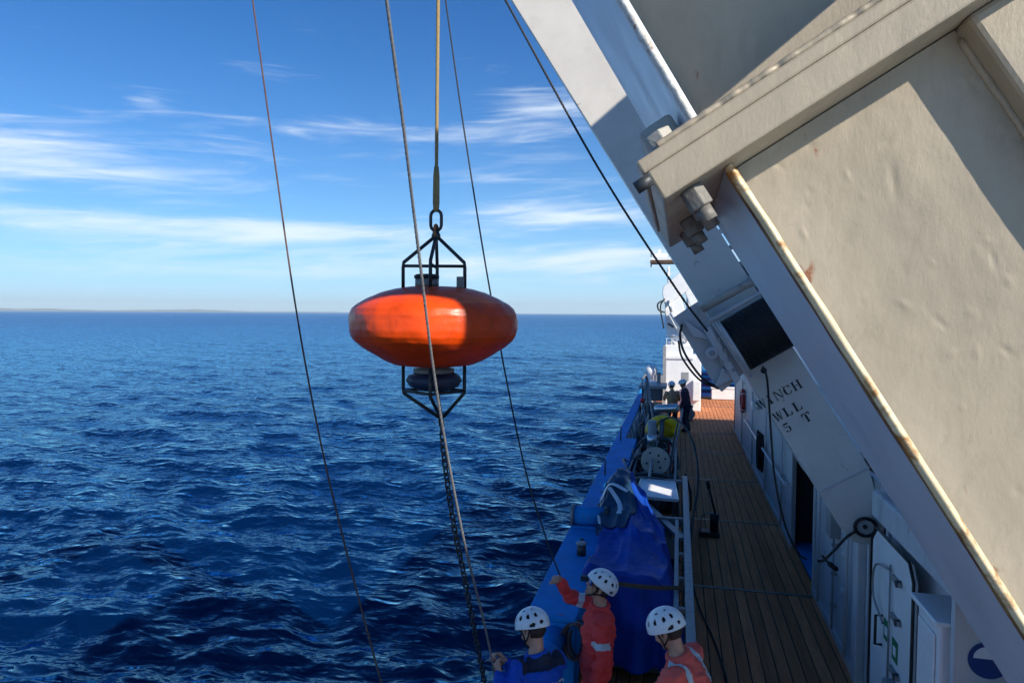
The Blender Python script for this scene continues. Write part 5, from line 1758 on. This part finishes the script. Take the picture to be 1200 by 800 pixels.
for k, (y, rx2, zc) in enumerate(((11.9, 0.42, 0.72), (12.45, 0.46, 0.66), (13.9, 0.44, 0.74), (15.4, 0.40, 0.78))):
    MB().tube([(-0.45 + rx2 * math.copysign(abs(math.cos(t)) ** 0.6, math.cos(t)), y, zc + 0.46 * math.copysign(abs(math.sin(t)) ** 0.6, math.sin(t))) for t in np.linspace(0, 2 * math.pi, 41)[:-1]], 0.03, 8, closed=True).build('rounded_hoop', (grey_dk, dark_steel)[k % 2], cg)
for x, z in ((-0.88, 1.02), (-0.02, 1.02), (-0.45, 1.20), (-0.88, 0.45), (-0.02, 0.45)):
    MB().tube(spline([(x, 11.7, z - 0.05), (x, 12.6, z), (x * 0.97, 14.0, z + 0.03), (x * 0.9, 15.9, z - 0.02)], 6), 0.026, 8).build('guard_tube', (dark_steel, galv)[z > 1], cg)
fl_ = thing('yellow_float', atY(776, 496, 16.2), 'bright yellow float ring in front of the far workers', 'float')
fc = atY(777, 505, 16.0)
MB().tube([fc + Vector((0.30 * math.cos(t), 0.06 * math.cos(t), 0.27 * math.sin(t))) for t in np.linspace(-0.15, math.pi + 0.15, 22)], 0.105, 14).build('arch', yellow, fl_)
MB().ball(fc + Vector((0.13, 0.3, 0.02)), 0.26, 20, 12, (1, 0.9, 0.8)).build('float_ball', yellow, fl_)
MB().cyl(fc + Vector((-0.05, -0.1, -0.45)), fc + Vector((-0.02, -0.1, 0.30)), 0.055, n=16).build('post', grey_dk, fl_)
sv = thing('silver_cylinder', atY(782, 478, 18.5), 'bright silver cylinder lying across the gear near the far workers', 'cylinder')
a, b = atY(769, 479, 18.6), atY(794, 478, 18.4)
ax_ = (b - a)
MB().lathe([(0.02, -0.05), (0.09, -0.03), (0.115, 0.0), (0.115, ax_.length), (0.10, ax_.length + 0.02), (0.02, ax_.length + 0.03)], a, n=28, axis=ax_).build('tube', steel, sv)
MB().box((a.x + 0.1, a.y - 0.12, 0.02), (a.x + 0.32, a.y + 0.12, a.z - 0.12)).build('stand', grey_dk, sv)
MB().box((a.x + 0.12, a.y - 0.17, a.z - 0.42), (a.x + 0.40, a.y - 0.125, a.z - 0.16)).build('red_cover', red_paint, sv, bevel=0.02)


def hose(name, pts, r, label, m_=rubber, cat='hose'):
    P = [Vector(p) for p in pts]
    t_ = thing(name, P[0], label, cat)
    MB().tube(spline(P, 12), r, 8).build('hose', m_, t_)
    return t_


hose('black_hose', [atY(772, 494, 14.6), atY(788, 489, 14.3), atY(806, 505, 13.6), atY(816, 535, 12.8), atY(818, 570, 12.0), atY(813, 600, 11.2), atY(808, 640, 10.2), atY(806, 672, 9.4)], 0.020,
     'black hose looping over the cage sampler and down beside the frame')
hose('black_hose', [atY(765, 545, 13.0), atY(757, 570, 12.7), atY(762, 592, 12.3), atY(776, 594, 12.2), atY(785, 575, 12.5), atY(786, 545, 13.2), atY(790, 515, 14.0), atY(795, 492, 15.0)], 0.018,
     'black hose hanging in a loop below the round drilled plate')
hose('grey_hose', [atY(783, 556, 13.0), atY(792, 520, 14.2), atY(797, 498, 15.2), atY(800, 480, 17.0)], 0.022,
     'pale grey hose rising from the sampler towards the far workers', m_=rope_g)
hose('deck_cable', [atZ(812, 612, 0.02), atZ(809, 660, 0.015), atZ(818, 706, 0.015), atZ(836, 748, 0.015), atZ(850, 790, 0.015), atZ(862, 840, 0.015)], 0.012,
     'thin black cable trailing along the planks beside the faded red worker', cat='cable')
ht = thing('hand_pump', atZ(834, 628, 0), 'black hand pump with tall lever standing on the planks', 'pump')
pb0 = atZ(834, 628, 0)
MB().box((pb0.x - 0.22, pb0.y - 0.12, 0.005), (pb0.x + 0.13, pb0.y + 0.14, 0.10)).build('base', black, ht, bevel=0.02)
MB().cyl(pb0 + Vector((0.04, 0, 0.10)), pb0 + Vector((0.04, 0, 0.42)), 0.075, n=20).build('pump_body', black, ht)
MB().tube([pb0 + Vector((0.07, 0.02, 0.36)), pb0 + Vector((-0.06, 0.05, 0.86))], 0.02, 8).build('lever', black, ht)
MB().tube([pb0 + Vector((-0.06, 0.05, 0.86)), pb0 + Vector((-0.09, 0.06, 1.0))], [0.03, 0.035], 10).build('grip', rubber, ht)
MB().tube(spline([pb0 + Vector((-0.2, 0, 0.1)), pb0 + Vector((-0.17, 0, 0.36)), pb0 + Vector((-0.05, 0, 0.42)), pb0 + Vector((0.04, 0, 0.40))], 6), 0.012, 8).build('pump_tube', galv, ht)

# ------------------------------------------------------------------ far end of the deck
YC = 29.0
cn = thing('white_deck_crane', (0.1, YC, 0), 'white knuckle boom crane on a boxy pedestal at the far end of the deck', 'crane')


def fbox(px0, py0, px1, py1, y, dep, name, m_, par, bevel=0.03):
    a, b = atY(px0, py1, y), atY(px1, py0, y)
    return MB().box((a.x, y, a.z), (b.x, y + dep, b.z)).build(name, m_, par, bevel=bevel)


a = atY(779, 480, YC)
b = atY(822, 417, YC)
MB().box((a.x, YC, 0.0), (b.x, YC + 1.7, b.z)).build('pedestal_housing', white_paint, cn, bevel=0.04)
fbox(779, 416.8, 812, 404, YC + 0.15, 1.3, 'upper_housing', white_paint, cn)
fbox(777, 421, 813, 416.9, YC - 0.05, 0.5, 'rim', white_paint, cn, 0.01)
fbox(812, 470, 821, 446, YC - 0.45, 0.44, 'side_cabinet', white_paint, cn)
fbox(799, 446, 807, 436, YC - 0.02, 0.018, 'access_panel', grey_case, cn, 0.005)
fbox(777, 480, 779.5, 405, YC - 0.06, 0.05, 'ladder_rail', grey_case, cn, 0.005)
for k in range(6):
    fbox(781 + 6 * k, 404, 781.6 + 6 * k, 396, YC + 0.2, 0.02, 'rail_post', white_paint, cn, 0)
fbox(780, 397, 813, 396.2, YC + 0.2, 0.02, 'rail_bar', white_paint, cn, 0)
c = atY(794, 404, YC + 0.8)
MB().lathe([(0.52, 0), (0.52, 0.12), (0.36, 0.16), (0.36, 0.34), (0.42, 0.36), (0.42, 0.46), (0.28, 0.50), (0.28, 0.7)], c, n=36).build('slewing_column', white_paint, cn)
MB().prism([atY(*p, YC + 0.55) for p in ((781, 394), (805, 394), (802, 362), (797, 346), (780, 346), (779, 362))], (0, 0.5, 0)).build('column_head', white_paint, cn, bevel=0.03)
MB().prism([atY(*p, YC + 0.45) for p in ((776, 344), (777, 336), (799, 317), (815, 326), (812, 336), (790, 352), (780, 361))], (0, 0.7, 0)).build('inner_boom', white_paint, cn, bevel=0.03)
MB().prism([atY(*p, YC + 0.6) for p in ((800, 335), (814, 326), (836, 400), (826, 404))], (0, 0.4, 0)).build('outer_boom', white_paint, cn, bevel=0.03)
MB().cyl(atY(787, 366, YC + 0.35), atY(806, 400, YC + 0.35), 0.11, n=16).build('lift_cylinder', white_paint, cn)
MB().cyl(atY(783, 352, YC + 0.35), atY(787, 366, YC + 0.35), 0.06, n=14).build('lift_rod', steel, cn)
MB().tube(spline([atY(777, 352, YC + 0.4), atY(771, 356, YC + 0.3), atY(772, 363, YC + 0.3), atY(779, 366, YC + 0.4)], 8), 0.035, 8).build('hose_loop', rubber, cn)
MB().tube(spline([atY(779, 350, YC + 0.4), atY(774, 360, YC + 0.35), atY(778, 385, YC + 0.4)], 8), 0.03, 8).build('hose_loop', rubber, cn)
MB().obox(atY(786, 381, YC + 0.5), Vector((0.8, 0, -0.5)).normalized(), Vector((0, 1, 0)), Vector((0.5, 0, 0.8)).normalized(), 0.14, 0.03, 0.035).build('handle', black, cn)
MB().cyl(atY(784, 346, YC + 0.7), atY(783, 316, YC + 0.7), 0.05, n=10).build('aerial_post', white_paint, cn)
fbox(780, 322, 787, 320.5, YC + 0.66, 0.06, 'aerial_arm', white_paint, cn, 0)
fbox(782, 318, 785, 312, YC + 0.64, 0.1, 'aerial_head', white_paint, cn, 0.02)

ms = thing('signal_mast', (0.35, 31.6, 0), 'white signal mast with a small radar platform behind the gantry leg', 'mast')
c = atY(806, 460, 31.6)
MB().cyl((c.x, 31.6, 0), (c.x, 31.6, 8.2), 0.16, 0.10, n=18).build('mast_tube', white_paint, ms)
fbox(762, 308, 806, 304.5, 31.2, 0.8, 'platform', brown_in, ms, 0.01)
fbox(762, 304.4, 806, 301.5, 31.2, 0.8, 'platform_top', white_paint, ms, 0)
fbox(766, 301.4, 782, 297, 31.4, 0.35, 'radar_scanner', white_paint, ms, 0.03)
fbox(771, 296.9, 774, 292, 31.5, 0.15, 'radar_post', white_paint, ms, 0.01)
MB().cyl(atY(763, 302, 31.3), atY(763, 296, 31.3), 0.02, n=6).build('whip', dark_steel, ms)
MB().cyl(atY(763, 308.5, 31.3), atY(763, 313, 31.3), 0.03, n=6).build('lamp', dark_steel, ms)

gc = thing('grey_equipment_case', (0.35, 25.6, 0), 'grey equipment case with a round reel on the deck before the crane', 'case')
a, b = atY(797, 488, 26.3), atY(812, 473, 26.3)
MB().box((a.x, 26.3, 0.02), (b.x, 26.9, 0.52)).build('case_body', grey_case, gc, bevel=0.03)
MB().box((a.x - 0.02, 26.28, 0.523), (b.x + 0.02, 26.92, 0.58)).build('case_lid', grey_case, gc, bevel=0.02)
MB().cyl((b.x - 0.12, 26.27, 0.28), (b.x - 0.12, 26.22, 0.28), 0.2, n=28).build('reel', galv, gc)
dk_ = thing('dark_deck_winch', (-0.9, 22, 0), 'dark deck machinery with square housing beside the far bulwark', 'machinery')
fbox(752, 470, 776, 452, 22.0, 0.9, 'housing', grey_dk, dk_)
fbox(749, 456, 781, 451.5, 21.9, 1.1, 'top_plate', grey_case, dk_, 0.01)
MB().box((-1.1, 22.0, 0.02), (-0.5, 22.9, 1.1)).build('stand', dark_steel, dk_)
MB().cyl((-0.95, 21.2, 0.8), (-0.45, 21.2, 0.8), 0.28, n=24).build('drum', dark_steel, dk_)
MB().box((-1.0, 21.0, 0.0), (-0.4, 21.4, 0.55)).build('drum_bed', grey_dk, dk_)
fbox(770, 455, 774, 436, 23.0, 0.08, 'column', galv, dk_, 0.01)
MB().tube([atY(752, 470, 21.8), atY(758, 500, 19.6), atY(754, 520, 18.2)], 0.035, 8).build('guard_rail', galv, dk_)
vt = thing('white_vent_post', (-1.0, 30, 0), 'rounded white ventilator standing by the far bulwark', 'ventilator')
c = atY(763, 455, 29.5)
MB().lathe([(0.2, 0.0), (0.2, 1.4), (0.27, 1.45), (0.28, 1.62), (0.22, 1.76), (0.08, 1.82)], (c.x, 29.5, 0), n=28).build('cowl', white_paint, vt)
MB().lathe([(0.24, 0.0), (0.24, 0.08)], (c.x, 29.5, 0.001), n=28).build('base_ring', white_paint, vt)

er = thing('blue_end_railing', (3, 34.6, 0), 'blue railing closing the far end of the deck', 'railing')
for z in (0.35, 0.65, 0.95, 1.2):
    MB().tube([(1.0, 34.6, z), (9.0, 34.6, z)], 0.045 if z < 1.2 else 0.06, 10).build('rail', blue_paint, er)
for k in range(7):
    MB().cyl((1.0 + 1.3 * k, 34.6, 0), (1.0 + 1.3 * k, 34.6, 1.15), 0.05, n=10).build('post', blue_paint, er)
MB().box((1.0, 34.7, 0.0), (9.0, 34.74, 1.15)).build('mesh_panel', sign_blue, er)
eb_ = thing('blue_end_bulwark', (-0.5, 34.5, 0), 'grey and blue low end bulwark left of the crane', 'bulwark')
MB().box((XO + 0.02, 34.46, 0), (0.9, 34.5, 1.06)).build('plating', grey_case, eb_)
MB().box((XO - 0.02, 34.40, 1.063), (0.9, 34.58, 1.11)).build('cap', blue_paint, eb_)
wbx = thing('white_deck_chest', (1.8, 33.2, 0), 'low white deck chest in the sun beside the crane', 'chest')
MB().box((1.55, 33.2, 0.02), (2.9, 33.8, 0.52)).build('chest', white_paint, wbx, bevel=0.03)
MB().box((1.52, 33.17, 0.523), (2.93, 33.83, 0.58)).build('lid', white_paint, wbx, bevel=0.02)

# more gear packed along the far bulwark
rl = thing('steel_cable_reel', (-0.7, 18.9, 0), 'steel cable reel with spoked flanges beside the stanchioned bulwark', 'reel')
for x in (-0.98, -0.42):
    MB().tube([(x, 19.3 + 0.36 * math.cos(t), 0.55 + 0.36 * math.sin(t)) for t in np.linspace(0, 2 * math.pi, 29)[:-1]], 0.025, 8, closed=True).build('reel_flange', galv, rl)
    for k in range(4):
        t = k * math.pi / 4 + 0.3
        MB().tube([(x, 19.3 - 0.35 * math.cos(t), 0.55 - 0.35 * math.sin(t)), (x, 19.3 + 0.35 * math.cos(t), 0.55 + 0.35 * math.sin(t))], 0.014, 6).build('spoke', galv, rl)
    MB().prism([(x - 0.02, 18.95, 0.004), (x - 0.02, 19.65, 0.004), (x - 0.02, 19.34, 0.56), (x - 0.02, 19.26, 0.56)], (0.03, 0, 0)).build('reel_stand', dark_steel, rl)
MB().cyl((-0.95, 19.3, 0.55), (-0.45, 19.3, 0.55), 0.24, n=28).build('cable_pack', rubber, rl)
pk = thing('pipe_rack', (-0.85, 17.6, 0), 'grey tubular rack holding upright rods by the bulwark', 'rack')
for y in (17.2, 18.5):
    for x in (-1.02, -0.75):
        MB().cyl((x, y, 0.004), (x, y, 1.35), 0.025, n=10).build('upright', galv, pk)
for z in (0.5, 1.3):
    for x in (-1.02, -0.75):
        MB().tube([(x, 17.2, z), (x, 18.5, z)], 0.022, 8).build('rack_rail', galv, pk)
for k in range(6):
    MB().cyl((-0.95 + 0.03 * (k % 3), 17.35 + 0.2 * k, 0.02), (-0.86, 17.4 + 0.19 * k, 1.5 + 0.08 * (k % 3)), 0.018, n=8).build('rod', (dark_steel, steel, black)[k % 3], pk)
cb = thing('stacked_grey_crate', (-0.7, 20.4, 0), 'grey lidded crate beside the dark machinery', 'crate')
MB().box((-1.0, 20.1, 0.01), (-0.45, 20.75, 0.48)).build('crate_body', grey_case, cb, bevel=0.02)
MB().box((-1.02, 20.08, 0.483), (-0.43, 20.77, 0.55)).build('crate_lid', grey_dk, cb, bevel=0.02)
jc = thing('red_jerry_can', (-0.35, 19.9, 0), 'small red can standing on the deck by the silver cylinder', 'can')
MB().box((-0.40, 19.75, 0.005), (-0.18, 20.05, 0.36)).build('can_body', red_paint, jc, bevel=0.03)
MB().tube([(-0.36, 19.9, 0.355), (-0.36, 19.9, 0.43), (-0.22, 19.9, 0.43), (-0.22, 19.9, 0.355)], 0.014, 8).build('can_handle', red_paint, jc)
MB().cyl((-0.29, 19.82, 0.355), (-0.29, 19.80, 0.40), 0.025, n=12).build('cap', black, jc)
hose('black_hose', [(-0.7, 15.8, 0.9), (-0.9, 16.6, 1.3), (-0.75, 17.6, 1.15), (-0.5, 18.4, 0.6), (-0.3, 18.9, 0.2), (-0.15, 19.8, 0.03), (-0.2, 21.0, 0.03)], 0.022, 'black hose arching from the yellow float back to the cable reel')
hose('white_hose', [(-0.62, 11.9, 1.0), (-0.9, 12.4, 1.28), (-0.98, 13.2, 1.2), (-0.8, 14.0, 0.9), (-0.6, 14.6, 0.6)], 0.02, 'pale hose curling over the bulwark side of the cage sampler', m_=rope_g)
hose('black_hose', [(0.16, 12.5, 1.15), (0.26, 12.9, 0.7), (0.28, 13.6, 0.2), (0.22, 14.5, 0.03), (0.34, 15.8, 0.03), (0.2, 17.0, 0.03)], 0.018, 'black hose dropping from the frame end to the planks')

dv = thing('tripod_davit', (-0.85, 20.2, 0), 'grey tripod davit with a hook block rising above the gear by the bulwark', 'davit')
apx = Vector((-0.85, 19.9, 2.15))
for fx2, fy2 in ((-1.1, 19.6), (-0.5, 19.6), (-0.85, 20.9)):
    MB().tube([(fx2, fy2, 0.004), apx], 0.035, 10).build('leg', galv, dv)
MB().tube(spline([apx, apx + Vector((-0.05, -0.25, 0.12)), apx + Vector((-0.1, -0.55, 0.02))], 6), 0.03, 8).build('arm', galv, dv)
MB().tube([apx + Vector((-0.1, -0.55, 0.02)), apx + Vector((-0.1, -0.55, -0.5))], 0.008, 6).build('wire', rubber, dv)
MB().lathe([(0.02, 0), (0.06, 0.03), (0.06, 0.12), (0.02, 0.15)], apx + Vector((-0.1, -0.55, -0.64)), n=14).build('hook_block', red_paint, dv)
vp = thing('white_standpipe', (-1.0, 24.0, 0), 'pair of bent white standpipes against the far bulwark', 'pipe')
for k in range(2):
    MB().tube(spline([(-1.0, 24.2 + 0.7 * k, 0.004), (-1.0, 24.2 + 0.7 * k, 1.2), (-0.95, 24.15 + 0.7 * k, 1.5), (-0.75, 24.1 + 0.7 * k, 1.55), (-0.65, 24.1 + 0.7 * k, 1.35)], 8), 0.08, 12).build('standpipe', white_paint, vp)
# fittings on the house wall
jb = thing('wall_junction_box', (XW - 0.1, 9.1, 1.5), 'grey junction box with conduit on the wall between the two doorways', 'junction box')
MB().box((XW - 0.12, 8.9, 1.28), (XW - 0.003, 9.15, 1.62)).build('box', grey_case, jb, bevel=0.01)
MB().tube([(XW - 0.05, 9.02, 1.27), (XW - 0.05, 9.02, 0.12)], 0.014, 8).build('conduit', grey_case, jb)
for z in (0.4, 0.8, 1.15):
    MB().box((XW - 0.07, 8.99, z), (XW - 0.003, 9.05, z + 0.03)).build('clip', galv, jb)
hr = thing('wall_handrail', (XW - 0.1, 14, 1.0), 'white storm handrail along the deckhouse wall beyond the dark doorway', 'handrail')
MB().tube([(XW - 0.09, 12.7, 1.02), (XW - 0.09, 20.4, 1.02)], 0.02, 8).build('rail', white_paint, hr)
for k in range(6):
    MB().cyl((XW - 0.09, 12.9 + 1.45 * k, 1.02), (XW - 0.002, 12.9 + 1.45 * k, 1.02), 0.013, n=8).build('bracket', white_paint, hr)

# ------------------------------------------------------------------ the hazy air over the sea
hzb = MB().box((-21500, -21500, -6), (21500, 21500, 260)).build('haze', None)
HM = bpy.data.materials.new('haze_air')
HM.use_nodes = True
hn = HM.node_tree.nodes
hn.clear()
ho_ = hn.new('ShaderNodeOutputMaterial')
pv = hn.new('ShaderNodeVolumePrincipled')
pv.inputs['Color'].default_value = (0.80, 0.95, 1.0, 1)
pv.inputs['Density'].default_value = 8.5e-5
pv.inputs['Anisotropy'].default_value = 0.0
HM.node_tree.links.new(pv.outputs[0], ho_.inputs['Volume'])
hzb.data.materials.append(HM)
hzb['kind'] = 'stuff'
hzb['label'] = 'thin blue haze over the distant sea'

for o in bpy.data.objects:
    if '_b' in o:
        del o['_b']
